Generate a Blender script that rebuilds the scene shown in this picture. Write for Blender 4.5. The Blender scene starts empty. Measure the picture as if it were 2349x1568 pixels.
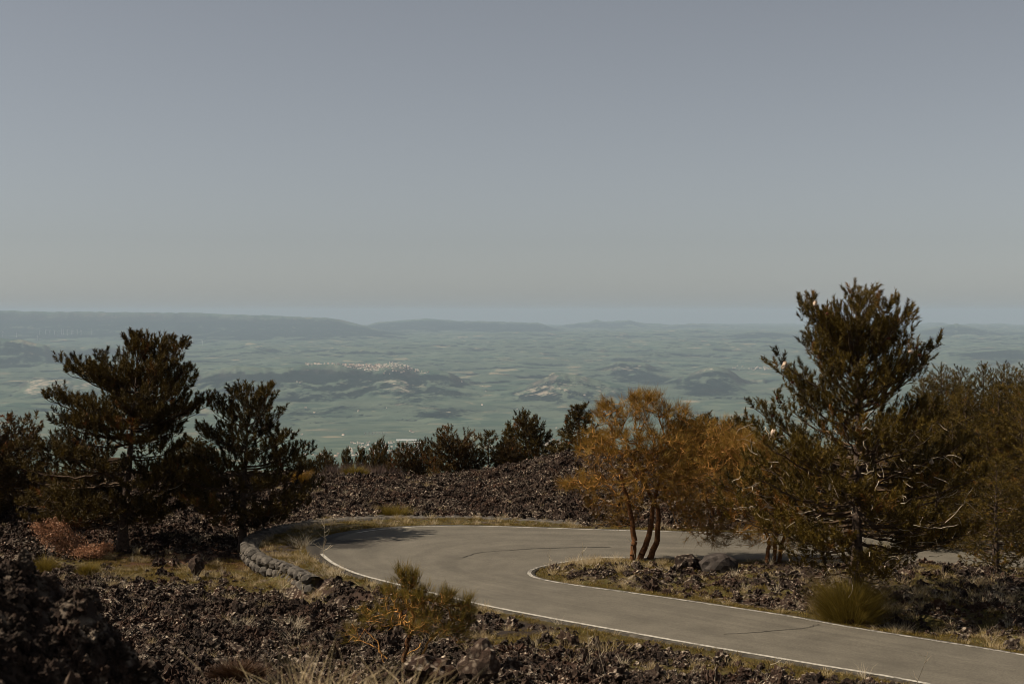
import bpy, math, random
import numpy as np
from mathutils import Vector, Matrix, noise as mnoise

R = math.radians
SC = bpy.context.scene
COL = SC.collection

# ------------------------------------------------------------------ camera, light, exposure
EYE = 11.0            # eye height above the road (m)
F, CX, CY = 3262.5, 1174.5, 718.0      # focal length, centre column and eye level on a 2349 px wide picture
cam = bpy.data.cameras.new('camera')
cam.lens = 50.0
cam.sensor_width = 36.0
cam.shift_y = -66.0 / 2349.0
cam.clip_start = 0.5
cam.clip_end = 400000.0
cam.dof.use_dof = True
cam.dof.focus_distance = 62.0
cam.dof.aperture_fstop = 2.4
cam_o = bpy.data.objects.new('camera', cam)
cam_o.location = (0, 0, EYE)
cam_o.rotation_euler = (R(90), 0, 0)
COL.objects.link(cam_o)
SC.camera = cam_o

SUN_EL, SUN_AZ = R(43), R(-95)        # azimuth clockwise from +Y, the view direction
world = bpy.data.worlds.new('World')
SC.world = world
world.use_nodes = True
wn = world.node_tree
for n in list(wn.nodes):
    wn.nodes.remove(n)
sky = wn.nodes.new('ShaderNodeTexSky')
sky.sky_type = 'NISHITA'
sky.sun_disc = False
sky.sun_elevation = SUN_EL
sky.sun_rotation = SUN_AZ % (2 * math.pi)
sky.altitude = 1700
sky.air_density = 1.0
sky.dust_density = 2.2
sky.ozone_density = 1.0
hs = wn.nodes.new('ShaderNodeHueSaturation')
hs.inputs['Saturation'].default_value = 0.36
bg = wn.nodes.new('ShaderNodeBackground')
bg.inputs['Strength'].default_value = 0.05
wo = wn.nodes.new('ShaderNodeOutputWorld')
wn.links.new(sky.outputs[0], hs.inputs['Color'])
wn.links.new(hs.outputs[0], bg.inputs['Color'])
wn.links.new(bg.outputs[0], wo.inputs['Surface'])

sun = bpy.data.lights.new('sun', 'SUN')
sun.energy = 5.0
sun.angle = R(0.53)
sun.color = (1.0, 0.90, 0.76)
sun_o = bpy.data.objects.new('sun', sun)
sdir = Vector((math.cos(SUN_EL) * math.sin(SUN_AZ), math.cos(SUN_EL) * math.cos(SUN_AZ), math.sin(SUN_EL)))
sun_o.rotation_euler = sdir.to_track_quat('Z', 'Y').to_euler()
sun_o.location = (-60, -20, 80)
COL.objects.link(sun_o)

SC.view_settings.view_transform = 'Standard'
SC.view_settings.look = 'None'
SC.view_settings.exposure = 0.42
SC.view_settings.gamma = 1.0
SC.view_settings.use_curve_mapping = False
SC.cycles.max_bounces = 6
SC.cycles.diffuse_bounces = 2
SC.cycles.volume_bounces = 0
SC.cycles.filter_width = 0.95
SC.cycles.caustics_reflective = False
SC.cycles.caustics_refractive = False

# ------------------------------------------------------------------ helpers
def tag(o, label=None, cat=None, group=None, kind=None):
    if label: o['label'] = label
    if cat: o['category'] = cat
    if group: o['group'] = group
    if kind: o['kind'] = kind
    return o

def link(name, data, parent=None, loc=None):
    o = bpy.data.objects.new(name, data)
    COL.objects.link(o)
    if parent: o.parent = parent
    if loc is not None: o.location = loc
    return o

def empty(name, loc, rz=0.0, s=1.0):
    o = link(name, None, None, loc)
    o.rotation_euler = (0, 0, rz)
    o.scale = (s, s, s)
    o.empty_display_size = 0.2
    return o

def copy_tree(root, loc, rz=0.0, s=(1, 1, 1)):
    r = root.copy(); COL.objects.link(r)
    r.location = loc; r.rotation_euler = (0, 0, rz); r.scale = s
    for ch in list(root.children):
        c = ch.copy(); COL.objects.link(c); c.parent = r
    return r

def mesh_np(name, v, f, mat=None, smooth=False, attrs=None):
    """v (N,3), f list of (M,k) index arrays (k may differ between arrays)"""
    if isinstance(f, np.ndarray): f = [f]
    v = np.asarray(v, np.float32)
    me = bpy.data.meshes.new(name)
    me.vertices.add(len(v)); me.vertices.foreach_set('co', v.ravel())
    tot = np.concatenate([np.full(len(a), a.shape[1], np.int32) for a in f])
    idx = np.concatenate([np.asarray(a, np.int32).ravel() for a in f])
    me.loops.add(len(idx)); me.loops.foreach_set('vertex_index', idx)
    me.polygons.add(len(tot))
    st = np.zeros(len(tot), np.int32); st[1:] = np.cumsum(tot)[:-1]
    me.polygons.foreach_set('loop_start', st)
    me.polygons.foreach_set('loop_total', tot)
    me.polygons.foreach_set('use_smooth', np.full(len(tot), bool(smooth)))
    me.update(calc_edges=True)
    if mat is not None:
        for m in (mat if isinstance(mat, (list, tuple)) else [mat]): me.materials.append(m)
    for k, a in (attrs or {}).items():
        a = np.asarray(a, np.float32)
        if a.ndim == 1:
            at = me.attributes.new(k, 'FLOAT', 'POINT'); at.data.foreach_set('value', a)
        else:
            at = me.attributes.new(k, 'FLOAT_COLOR', 'POINT')
            c = np.ones((len(a), 4), np.float32); c[:, :a.shape[1]] = a
            at.data.foreach_set('color', c.ravel())
    return me

def _hash(ix, iy, seed):
    h = (ix.astype(np.int64) * 374761393 + iy.astype(np.int64) * 668265263 + seed * 974634777) & 0xFFFFFFFF
    h = ((h ^ (h >> 13)) * 1274126177) & 0xFFFFFFFF
    h = ((h ^ (h >> 16)) * 2246822519) & 0xFFFFFFFF
    return (h ^ (h >> 15)) & 0xFFFFFFFF

def pn(x, y, seed=0):
    """gradient noise, about -1..1"""
    x = np.asarray(x, np.float64); y = np.asarray(y, np.float64)
    xi = np.floor(x); yi = np.floor(y); fx = x - xi; fy = y - yi
    xi = xi.astype(np.int64); yi = yi.astype(np.int64)
    def g(a, b, dx, dy):
        an = _hash(a, b, seed) * (2 * math.pi / 4294967296.0)
        return np.cos(an) * dx + np.sin(an) * dy
    u = fx * fx * fx * (fx * (fx * 6 - 15) + 10); w = fy * fy * fy * (fy * (fy * 6 - 15) + 10)
    n0 = g(xi, yi, fx, fy) * (1 - u) + g(xi + 1, yi, fx - 1, fy) * u
    n1 = g(xi, yi + 1, fx, fy - 1) * (1 - u) + g(xi + 1, yi + 1, fx - 1, fy - 1) * u
    return (n0 * (1 - w) + n1 * w) * 1.5

def fbm(x, y, seed=0, o=4, gain=0.5):
    s = 0; a = 1; n = 0
    for i in range(o):
        s = s + a * pn(x * 2.03 ** i + 17.3 * i, y * 2.03 ** i - 9.1 * i, seed + i); n += a; a *= gain
    return s / n

def ridged(x, y, seed=0, o=4):
    s = 0; a = 1; n = 0
    for i in range(o):
        s = s + a * (1 - np.abs(pn(x * 2.1 ** i + 5.3 * i, y * 2.1 ** i + 3.1 * i, seed + i)) * 1.6); n += a; a *= 0.5
    return s / n

def sstep(a, b, x):
    t = np.clip((x - a) / (b - a), 0, 1); return t * t * (3 - 2 * t)

def on_ground(px, py, z=0.0):
    """place in the scene of a picture point that lies at height z"""
    y = F * (EYE - z) / (py - CY)
    return ((px - CX) / F * y, y)

# ------------------------------------------------------------------ materials
class NT:
    def __init__(s, name):
        s.m = bpy.data.materials.new(name); s.m.use_nodes = True; s.t = s.m.node_tree
        for n in list(s.t.nodes): s.t.nodes.remove(n)
        s.out = s.n('ShaderNodeOutputMaterial')
        s.b = s.n('ShaderNodeBsdfPrincipled')
        s.l(s.b.outputs[0], s.out.inputs['Surface'])
        s.b.inputs['Roughness'].default_value = 0.9
        s.b.inputs['Specular IOR Level'].default_value = 0.2
    def n(s, t, **k):
        x = s.t.nodes.new(t)
        for a, b in k.items(): setattr(x, a, b)
        return x
    def l(s, a, b): s.t.links.new(a, b)
    def coord(s, obj=True):
        return s.n('ShaderNodeTexCoord').outputs['Object' if obj else 'Generated']
    def mapping(s, src, scale=(1, 1, 1), rot=(0, 0, 0)):
        m = s.n('ShaderNodeMapping'); m.inputs['Scale'].default_value = scale; m.inputs['Rotation'].default_value = rot
        s.l(src, m.inputs['Vector']); return m.outputs[0]
    def noise(s, src, scale, detail=5, rough=0.6, out='Fac', dist=0.0):
        n = s.n('ShaderNodeTexNoise'); n.inputs['Scale'].default_value = scale; n.inputs['Detail'].default_value = detail
        n.inputs['Roughness'].default_value = rough; n.inputs['Distortion'].default_value = dist
        if src is not None: s.l(src, n.inputs['Vector'])
        return n.outputs[out]
    def vor(s, src, scale, feature='F1', out='Distance', rnd=1.0):
        n = s.n('ShaderNodeTexVoronoi'); n.feature = feature; n.inputs['Scale'].default_value = scale
        n.inputs['Randomness'].default_value = rnd
        if src is not None: s.l(src, n.inputs['Vector'])
        return n.outputs[out]
    def ramp(s, src, stops, mode='LINEAR'):
        n = s.n('ShaderNodeValToRGB'); cr = n.color_ramp; cr.interpolation = mode
        while len(cr.elements) < len(stops): cr.elements.new(0.5)
        for e, (p, c) in zip(cr.elements, stops):
            e.position = p; e.color = (c, c, c, 1) if isinstance(c, (int, float)) else (*c, 1)
        s.l(src, n.inputs[0]); return n.outputs[0]
    def mix(s, fac, a, b, mode='MIX'):
        n = s.n('ShaderNodeMix'); n.data_type = 'RGBA'; n.blend_type = mode
        for v, i in ((fac, 0), (a, 6), (b, 7)):
            if hasattr(v, 'links'): s.l(v, n.inputs[i])
            elif isinstance(v, (int, float)): n.inputs[i].default_value = v if i == 0 else (v, v, v, 1)
            else: n.inputs[i].default_value = (*v, 1)
        return n.outputs[2]
    def math(s, op, a, b=0.0, clamp=False):
        n = s.n('ShaderNodeMath'); n.operation = op; n.use_clamp = clamp
        for v, i in ((a, 0), (b, 1)):
            if hasattr(v, 'links'): s.l(v, n.inputs[i])
            else: n.inputs[i].default_value = v
        return n.outputs[0]
    def attr(s, name, out='Fac'):
        n = s.n('ShaderNodeAttribute'); n.attribute_name = name; return n.outputs[out]
    def sep(s, src):
        n = s.n('ShaderNodeSeparateColor'); s.l(src, n.inputs[0]); return n.outputs
    def bump(s, h, strength=0.5, dist=0.05):
        n = s.n('ShaderNodeBump'); n.inputs['Strength'].default_value = strength; n.inputs['Distance'].default_value = dist
        s.l(h, n.inputs['Height']); s.l(n.outputs[0], s.b.inputs['Normal'])
    def base(s, c):
        if hasattr(c, 'links'): s.l(c, s.b.inputs['Base Color'])
        else: s.b.inputs['Base Color'].default_value = (*c, 1)

def lava_colour(t, c):
    big = t.noise(c, 0.35, 3)
    fine = t.noise(c, 5.0, 6, 0.7)
    col = t.mix(fine, (0.012, 0.0072, 0.0048), (0.066, 0.041, 0.027))
    red = t.ramp(big, [(0.48, 0.0), (0.68, 0.6)])
    col = t.mix(red, col, (0.062, 0.027, 0.014))
    geo = t.n('ShaderNodeNewGeometry')
    up = t.n('ShaderNodeSeparateXYZ'); t.l(geo.outputs['Normal'], up.inputs[0])
    upf = t.ramp(up.outputs[2], [(0.15, 0.25), (0.75, 1.0)])
    spots = t.ramp(t.vor(c, 6.0), [(0.20, 1.0), (0.52, 0.0)])
    patch = t.ramp(t.noise(c, 0.45, 5), [(0.42, 0.02), (0.56, 1.0)])
    li = t.math('MULTIPLY', t.math('MULTIPLY', spots, patch), upf)
    li = t.math('MULTIPLY', li, 0.9)
    return t.mix(li, col, (0.42, 0.335, 0.245)), fine

def mat_rock(name='lava_rock'):
    t = NT(name)
    c = t.n('ShaderNodeNewGeometry').outputs['Position']
    col, fine = lava_colour(t, c)
    oi = t.n('ShaderNodeObjectInfo').outputs['Random']
    col = t.mix(1.0, col, t.ramp(oi, [(0.0, 0.45), (1.0, 1.35)]), 'MULTIPLY')
    t.base(col); t.b.inputs['Roughness'].default_value = 0.95
    t.bump(t.noise(c, 14, 5, 0.7), 0.9, 0.06)
    return t.m

def mat_ground():
    t = NT('ground')
    c = t.n('ShaderNodeNewGeometry').outputs['Position']
    col, fine = lava_colour(t, c)
    m = t.sep(t.attr('cover', 'Color'))
    n1 = t.noise(c, 2.2, 6, 0.7); n2 = t.noise(c, 9.0, 4, 0.7)
    gr = t.mix(t.ramp(n2, [(0.35, 0.0), (0.65, 1.0)]), (0.046, 0.028, 0.008), (0.120, 0.085, 0.030))
    gr = t.mix(t.ramp(n1, [(0.45, 0.0), (0.65, 1.0)]), gr, (0.070, 0.062, 0.012))
    fg = t.ramp(t.math('ADD', m[0], t.math('MULTIPLY', t.math('SUBTRACT', n1, 0.5), 1.3)), [(0.35, 0.0), (0.6, 1.0)])
    col = t.mix(fg, col, gr)
    li = t.mix(n2, (0.030, 0.011, 0.004), (0.105, 0.046, 0.019))
    fl = t.ramp(t.math('ADD', m[1], t.math('MULTIPLY', t.math('SUBTRACT', n1, 0.5), 0.8)), [(0.35, 0.0), (0.6, 1.0)])
    col = t.mix(fl, col, li)
    ash = t.mix(n2, (0.022, 0.014, 0.009), (0.050, 0.034, 0.023))
    fa = t.ramp(t.math('ADD', m[2], t.math('MULTIPLY', t.math('SUBTRACT', n1, 0.5), 0.5)), [(0.4, 0.0), (0.6, 1.0)])
    col = t.mix(fa, col, ash)
    t.base(col)
    t.bump(t.noise(c, 7, 6, 0.75), 1.0, 0.12)
    return t.m

def mat_plain(name, a, b, scale=8.0, rough=0.9, bump=0.3, bd=0.02, attr=None, rnd=0.0, world_pos=False):
    t = NT(name)
    c = t.n('ShaderNodeNewGeometry').outputs['Position'] if world_pos else t.coord()
    n = t.noise(c, scale, 5, 0.65)
    col = t.mix(t.ramp(n, [(0.3, 0.0), (0.7, 1.0)]), a, b)
    if attr:
        col = t.mix(1.0, col, t.ramp(t.attr(attr), [(0.0, 0.45), (1.0, 1.55)]), 'MULTIPLY')
    if rnd:
        oi = t.n('ShaderNodeObjectInfo').outputs['Random']
        col = t.mix(1.0, col, t.ramp(oi, [(0.0, 1 - rnd), (1.0, 1 + rnd)]), 'MULTIPLY')
    t.base(col); t.b.inputs['Roughness'].default_value = rough
    if bump: t.bump(n, bump, bd)
    return t.m

def mat_leaf(name, dark, light, alt, trans=0.25, rough=0.6):
    """needles and twigs: colour by the shoot's own tint, a little light passes through"""
    t = NT(name)
    a = t.attr('tint')
    col = t.ramp(a, [(0.0, dark), (0.62, light), (0.86, light), (0.97, alt)])
    t.base(col); t.b.inputs['Roughness'].default_value = rough
    t.b.inputs['Specular IOR Level'].default_value = 0.15
    tr = t.n('ShaderNodeBsdfTranslucent'); t.l(col, tr.inputs['Color'])
    mx = t.n('ShaderNodeMixShader'); mx.inputs[0].default_value = trans
    t.l(t.b.outputs[0], mx.inputs[1]); t.l(tr.outputs[0], mx.inputs[2]); t.l(mx.outputs[0], t.out.inputs['Surface'])
    return t.m

def mat_asphalt():
    t = NT('asphalt')
    c = t.n('ShaderNodeNewGeometry').outputs['Position']
    uv = t.attr('lane', 'Color')          # r: across 0..1, g: along in 10 m, b: stain
    s = t.sep(uv)
    grain = t.noise(c, 20, 4, 0.85)
    mott = t.noise(c, 0.55, 5, 0.65)
    cmb = t.n('ShaderNodeCombineXYZ'); t.l(t.math('MULTIPLY', s[0], 11.0), cmb.inputs[0]); t.l(t.math('MULTIPLY', s[1], 0.5), cmb.inputs[1])
    streak = t.noise(cmb.outputs[0], 1.0, 4, 0.6)
    col = t.mix(t.ramp(grain, [(0.3, 0.0), (0.7, 1.0)]), (0.070, 0.060, 0.045), (0.168, 0.146, 0.110))
    col = t.mix(1.0, col, t.ramp(mott, [(0.3, 0.80), (0.7, 1.14)]), 'MULTIPLY')
    col = t.mix(1.0, col, t.ramp(streak, [(0.35, 0.86), (0.65, 1.08)]), 'MULTIPLY')
    dirt = t.math('ADD', s[2], t.math('MULTIPLY', t.math('SUBTRACT', t.noise(c, 3.0, 5, 0.7), 0.5), 0.9))
    col = t.mix(t.ramp(dirt, [(0.35, 0.0), (0.7, 0.85)]), col, (0.018, 0.014, 0.010))
    t.base(col); t.b.inputs['Roughness'].default_value = 0.85
    t.bump(grain, 0.35, 0.01)
    return t.m

def mat_paint(name, wear):
    t = NT(name)
    c = t.n('ShaderNodeNewGeometry').outputs['Position']
    n = t.noise(c, 3.0, 6, 0.75); n2 = t.noise(c, 22.0, 3, 0.8)
    w = t.ramp(t.math('ADD', t.math('MULTIPLY', n, 0.6), t.math('MULTIPLY', n2, 0.4)), [(wear - 0.09, 1.0), (wear + 0.05, 0.0)])
    t.base(t.mix(w, (0.44, 0.40, 0.33), (0.085, 0.075, 0.062)))
    t.b.inputs['Roughness'].default_value = 0.7
    return t.m

def mat_hills():
    t = NT('hills')
    c = t.n('ShaderNodeNewGeometry').outputs['Position']
    k = t.mapping(c, (0.001, 0.001, 0.0))                 # kilometres
    m = t.sep(t.attr('land', 'Color'))                     # r wood and gully shade, g bare, b steep
    fld = t.vor(k, 2.6, out='Color')
    fs = t.sep(fld)
    big = t.noise(k, 0.22, 5, 0.6)
    mid = t.noise(k, 1.6, 5, 0.65)
    fine = t.noise(k, 9.0, 4, 0.7)
    green = t.mix(t.ramp(fs[0], [(0.15, 0.0), (0.85, 1.0)]), (0.050, 0.078, 0.056), (0.108, 0.132, 0.090))
    col = t.mix(t.ramp(big, [(0.4, 0.0), (0.62, 0.7)]), green, (0.075, 0.092, 0.066))
    tan_ = t.ramp(fs[1], [(0.91, 0.0), (0.94, 0.7)])
    col = t.mix(t.math('MULTIPLY', tan_, t.ramp(mid, [(0.45, 0.0), (0.6, 1.0)])), col, (0.32, 0.25, 0.16))
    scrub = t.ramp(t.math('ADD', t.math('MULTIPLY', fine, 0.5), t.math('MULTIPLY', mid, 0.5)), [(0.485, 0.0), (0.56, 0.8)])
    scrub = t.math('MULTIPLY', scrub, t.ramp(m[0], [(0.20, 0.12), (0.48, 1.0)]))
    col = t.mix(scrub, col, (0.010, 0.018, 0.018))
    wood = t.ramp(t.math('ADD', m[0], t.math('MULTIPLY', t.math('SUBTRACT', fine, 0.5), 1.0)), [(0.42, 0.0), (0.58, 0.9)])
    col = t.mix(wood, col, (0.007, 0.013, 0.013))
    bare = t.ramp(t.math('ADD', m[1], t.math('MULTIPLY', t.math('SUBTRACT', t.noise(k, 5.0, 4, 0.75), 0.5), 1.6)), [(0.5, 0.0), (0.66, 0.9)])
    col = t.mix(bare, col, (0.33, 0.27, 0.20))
    cliff = t.mix(t.noise(t.mapping(c, (0.004, 0.004, 0.03)), 1.0, 4), (0.012, 0.016, 0.018), (0.07, 0.06, 0.05))
    col = t.mix(t.math('MULTIPLY', m[2], 0.75), col, cliff)
    t.base(col); t.b.inputs['Specular IOR Level'].default_value = 0.0
    return t.m

M = {}
M['rock'] = mat_rock()
M['ground'] = mat_ground()
M['asphalt'] = mat_asphalt()
M['paint'] = mat_paint('road_paint', 0.47)
M['paint_worn'] = mat_paint('worn_road_paint', 0.53)
M['hills'] = mat_hills()
M['pine'] = mat_leaf('pine_needles', (0.020, 0.013, 0.003), (0.078, 0.050, 0.009), (0.14, 0.055, 0.013), 0.15)
M['pine_far'] = mat_leaf('pine_needles_brown', (0.026, 0.015, 0.004), (0.082, 0.047, 0.010), (0.17, 0.060, 0.016), 0.12)
M['pine_bright'] = mat_leaf('pine_needles_bright', (0.026, 0.018, 0.003), (0.108, 0.068, 0.009), (0.17, 0.075, 0.015), 0.18)  # lighter needle colour, for the tall pine and the stand forms
M['broom'] = mat_leaf('broom_twigs', (0.095, 0.044, 0.007), (0.250, 0.138, 0.022), (0.40, 0.27, 0.07), 0.35)
M['broom_green'] = mat_leaf('broom_twigs_green', (0.06, 0.042, 0.007), (0.20, 0.14, 0.026), (0.32, 0.20, 0.045), 0.35)
M['straw'] = mat_leaf('straw', (0.26, 0.185, 0.085), (0.55, 0.42, 0.23), (0.70, 0.60, 0.42), 0.3)
M['straw_pale'] = mat_leaf('pale_straw', (0.36, 0.29, 0.19), (0.58, 0.48, 0.33), (0.70, 0.62, 0.48), 0.2)
M['turf'] = mat_leaf('turf', (0.062, 0.040, 0.009), (0.175, 0.118, 0.022), (0.42, 0.30, 0.12), 0.3)
M['oak_leaf'] = mat_leaf('dead_oak_leaves', (0.18, 0.085, 0.042), (0.40, 0.21, 0.115), (0.55, 0.34, 0.22), 0.3)
M['rust'] = mat_leaf('rusty_cushion', (0.030, 0.014, 0.006), (0.075, 0.035, 0.014), (0.12, 0.06, 0.025), 0.1)
M['thicket'] = mat_leaf('bare_thicket_twigs', (0.05, 0.032, 0.024), (0.11, 0.073, 0.058), (0.17, 0.12, 0.09), 0.1)
M['bark'] = mat_plain('pine_bark', (0.022, 0.015, 0.011), (0.115, 0.078, 0.055), 9.0, bump=1.0, bd=0.05)
M['limb'] = mat_plain('pine_limb', (0.030, 0.018, 0.010), (0.095, 0.060, 0.034), 6.0, bump=0)
M['dead'] = mat_plain('dead_twig', (0.26, 0.20, 0.13), (0.50, 0.41, 0.30), 3.0, bump=0)
M['broom_bark'] = mat_plain('broom_bark', (0.30, 0.13, 0.032), (0.66, 0.34, 0.10), 3.0, bump=0.3)
M['broom_trunk'] = mat_plain('broom_trunk', (0.055, 0.022, 0.008), (0.17, 0.072, 0.024), 7.0, bump=0.8, bd=0.03)
M['silk'] = mat_plain('silk_nest', (0.24, 0.15, 0.09), (0.62, 0.50, 0.38), 12.0, bump=0.6)
M['cone'] = mat_plain('pine_cone', (0.045, 0.014, 0.007), (0.12, 0.042, 0.020), 30.0, bump=0.6)
M['stone'] = mat_plain('wall_stone', (0.030, 0.025, 0.020), (0.115, 0.098, 0.078), 4.0, bump=0.8, bd=0.04, rnd=0.35, world_pos=True)
M['mortar'] = mat_plain('wall_mortar', (0.04, 0.033, 0.026), (0.135, 0.115, 0.092), 3.0, bump=0.9, bd=0.05, world_pos=True)
M['boulder'] = mat_plain('boulder', (0.020, 0.015, 0.012), (0.070, 0.056, 0.046), 2.5, bump=0.8, bd=0.05, world_pos=True)
M['crack'] = mat_plain('crack', (0.012, 0.010, 0.008), (0.03, 0.026, 0.021), 5.0, bump=0)
M['house'] = mat_plain('house_wall', (0.55, 0.44, 0.35), (0.78, 0.66, 0.55), 0.02, bump=0, rnd=0.3)
M['roof'] = mat_plain('house_roof', (0.25, 0.135, 0.085), (0.36, 0.23, 0.16), 0.05, bump=0, rnd=0.3)
M['white'] = mat_plain('white_sheet', (0.70, 0.68, 0.63), (0.82, 0.80, 0.75), 0.02, bump=0)
M['concrete'] = mat_plain('concrete', (0.35, 0.32, 0.28), (0.48, 0.44, 0.39), 0.05, bump=0)
M['turbine'] = mat_plain('turbine', (0.75, 0.74, 0.72), (0.82, 0.81, 0.79), 0.05, bump=0)

# ------------------------------------------------------------------ road (traced edge lines laid on the level bend)
def catmull(pts, n):
    p = np.array(pts, float)
    p = np.vstack([2 * p[0] - p[1], p, 2 * p[-1] - p[-2]])
    out = []
    for i in range(1, len(p) - 2):
        t = np.linspace(0, 1, n, endpoint=False)[:, None]
        a, b, c, d = p[i - 1], p[i], p[i + 1], p[i + 2]
        out.append(0.5 * (2 * b + (c - a) * t + (2 * a - 5 * b + 4 * c - d) * t ** 2 + (3 * b - a - 3 * c + d) * t ** 3))
    out.append(p[-2][None])
    return np.vstack(out)

def resample(p, n):
    d = np.r_[0, np.cumsum(np.linalg.norm(np.diff(p, axis=0), axis=1))]
    s = np.linspace(0, d[-1], n)
    return np.c_[np.interp(s, d, p[:, 0]), np.interp(s, d, p[:, 1])]

def normals2(p):
    t = np.gradient(p, axis=0); t /= np.linalg.norm(t, axis=1)[:, None] + 1e-9
    return np.c_[-t[:, 1], t[:, 0]]

G = on_ground
o_near = [(26.0, 29.8), (20.0, 34.9)] + [G(*p) for p in [(2120, 1566), (1876, 1524), (1632, 1483), (1395, 1441), (1273, 1419), (1090, 1383), (905, 1338), (821, 1316), (765, 1292), (735, 1268)]]
o_far = [G(*p) for p in [(735, 1268), (737, 1250), (760, 1236), (821, 1221), (882, 1213), (974, 1207), (1096, 1206), (1233, 1210), (1425, 1216)]] + [(13.5, 70.6), (22.0, 68.8), (36.0, 66.0)]
i_near = [(30.0, 33.4), (24.0, 38.6)] + [G(*p) for p in [(2349, 1502), (2151, 1470), (1961, 1440), (1806, 1412), (1700, 1396), (1547, 1373), (1395, 1352), (1288, 1337), (1233, 1326), (1213, 1317)]]
i_far = [G(*p) for p in [(1213, 1317), (1218, 1307), (1242, 1299), (1310, 1286), (1395, 1278), (1532, 1279)]] + [(12.5, 63.4), (22.0, 61.9), (36.0, 59.2)]
outer = np.vstack([resample(catmull(o_near, 12), 240), resample(catmull(o_far, 12), 240)[1:]])
inner = np.vstack([resample(catmull(i_near, 12), 240), resample(catmull(i_far, 12), 240)[1:]])
def smooth(p, k=9):
    q = p.copy(); w = np.ones(k) / k; h = k // 2
    for j in (0, 1): q[h:-h, j] = np.convolve(p[:, j], w, 'valid')
    return q
outer, inner = smooth(outer), smooth(inner, 5)
no, ni = normals2(outer), normals2(inner)
# outward of the bend: away from the inner edge
if np.mean(np.sum(no * (outer - inner), axis=1)) < 0: no = -no
if np.mean(np.sum(ni * (inner - outer), axis=1)) < 0: ni = -ni
NR = len(outer)
wob = 0.10 * fbm(np.arange(NR) * 0.05, np.zeros(NR), 3)
tt = np.arange(NR)
shoulder = 0.30 + 0.55 * np.exp(-((tt - 262) / 26.0) ** 2) + 0.25 * sstep(300, 360, tt)
edge_o = outer + no * (shoulder + wob)[:, None]
edge_i = inner + ni * (0.22 + wob * 0.7)[:, None]

NA = 26
w = np.linspace(0, 1, NA)
P = edge_i[:, None, :] * (1 - w)[None, :, None] + edge_o[:, None, :] * w[None, :, None]
rx, ry = P[..., 0].ravel(), P[..., 1].ravel()
across = np.tile(w, NR); along = np.repeat(np.r_[0, np.cumsum(np.linalg.norm(np.diff(outer, axis=0), axis=1))] / 10.0, NA)
rz = 0.02 * np.sin(across * math.pi) + 0.006 * pn(rx * 0.4, ry * 0.4, 5)
def blob(px, py, sx, sy):
    x, y = G(px, py); return np.exp(-(((rx - x) / sx) ** 2 + ((ry - y) / sy) ** 2))
stain = 0.75 * blob(815, 1252, 1.3, 1.1) + 0.6 * blob(850, 1240, 2.0, 0.7) + 0.3 * blob(945, 1238, 1.2, 0.5) + 0.55 * blob(720, 1250, 1.3, 4.5)
stain = stain + 0.65 * sstep(0.93, 0.97, across) + 0.4 * blob(820, 1305, 1.6, 1.0) + 0.3 * sstep(0.04, 0.0, across)
ii = np.arange(NR * NA).reshape(NR, NA)
q = np.stack([ii[:-1, :-1], ii[:-1, 1:], ii[1:, 1:], ii[1:, :-1]], -1).reshape(-1, 4)
# side skirts so the slab has thickness
sk_o = np.c_[edge_o + no * 0.05, np.full(NR, -0.16)]; sk_i = np.c_[edge_i + ni * 0.05, np.full(NR, -0.16)]
base_n = NR * NA
io = base_n + np.arange(NR); il = base_n + NR + np.arange(NR)
q2 = np.stack([ii[:-1, -1], io[:-1], io[1:], ii[1:, -1]], -1); q3 = np.stack([ii[:-1, 0], ii[1:, 0], il[1:], il[:-1]], -1)
V = np.vstack([np.c_[rx, ry, rz], sk_o, sk_i])
lane = np.vstack([np.c_[across, along, stain], np.tile([[1, 0, 0.5]], (NR, 1)), np.tile([[0, 0, 0.5]], (NR, 1))])
road = link('road', mesh_np('road', V, np.vstack([q, q2, q3]), M['asphalt'], True, {'lane': lane}))
tag(road, 'grey asphalt hairpin road curving round the lava field', kind='structure')

def strip(name, line, nrm, half, z, mat, parent, sel):
    a = line[sel]; n = nrm[sel]
    hw = half * (1 + 0.12 * pn(np.arange(len(a)) * 0.3, np.zeros(len(a)), 8))
    v = np.vstack([np.c_[a - n * hw[:, None], np.full(len(a), z)], np.c_[a + n * hw[:, None], np.full(len(a), z)]])
    k = np.arange(len(a) - 1); L = len(a)
    f = np.stack([k, k + 1, k + 1 + L, k + L], -1)
    return link(name, mesh_np(name, v, f, mat, True), parent)
strip('edge_line', outer, no, 0.085, 0.016, M['paint'], road, slice(0, 239))
strip('edge_line', outer, no, 0.075, 0.016, M['paint'], road, slice(268, 479))
strip('edge_line', inner, ni, 0.085, 0.016, M['paint_worn'], road, slice(0, 300))
def crack(pts, wd):
    p = catmull([G(*a) for a in pts], 8); n = normals2(p)
    p = p + n * (0.06 * pn(np.arange(len(p)) * 0.6, np.zeros(len(p)), 21))[:, None]
    return strip('crack', p, n, wd, 0.032, M['crack'], road, slice(0, len(p)))
crack([(1660, 1455), (1720, 1452), (1790, 1446), (1845, 1441), (1880, 1432)], 0.018)
crack([(1170, 1262), (1240, 1258), (1330, 1256), (1400, 1255)], 0.035)
crack([(1060, 1280), (1100, 1268), (1170, 1262)], 0.02)

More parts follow.
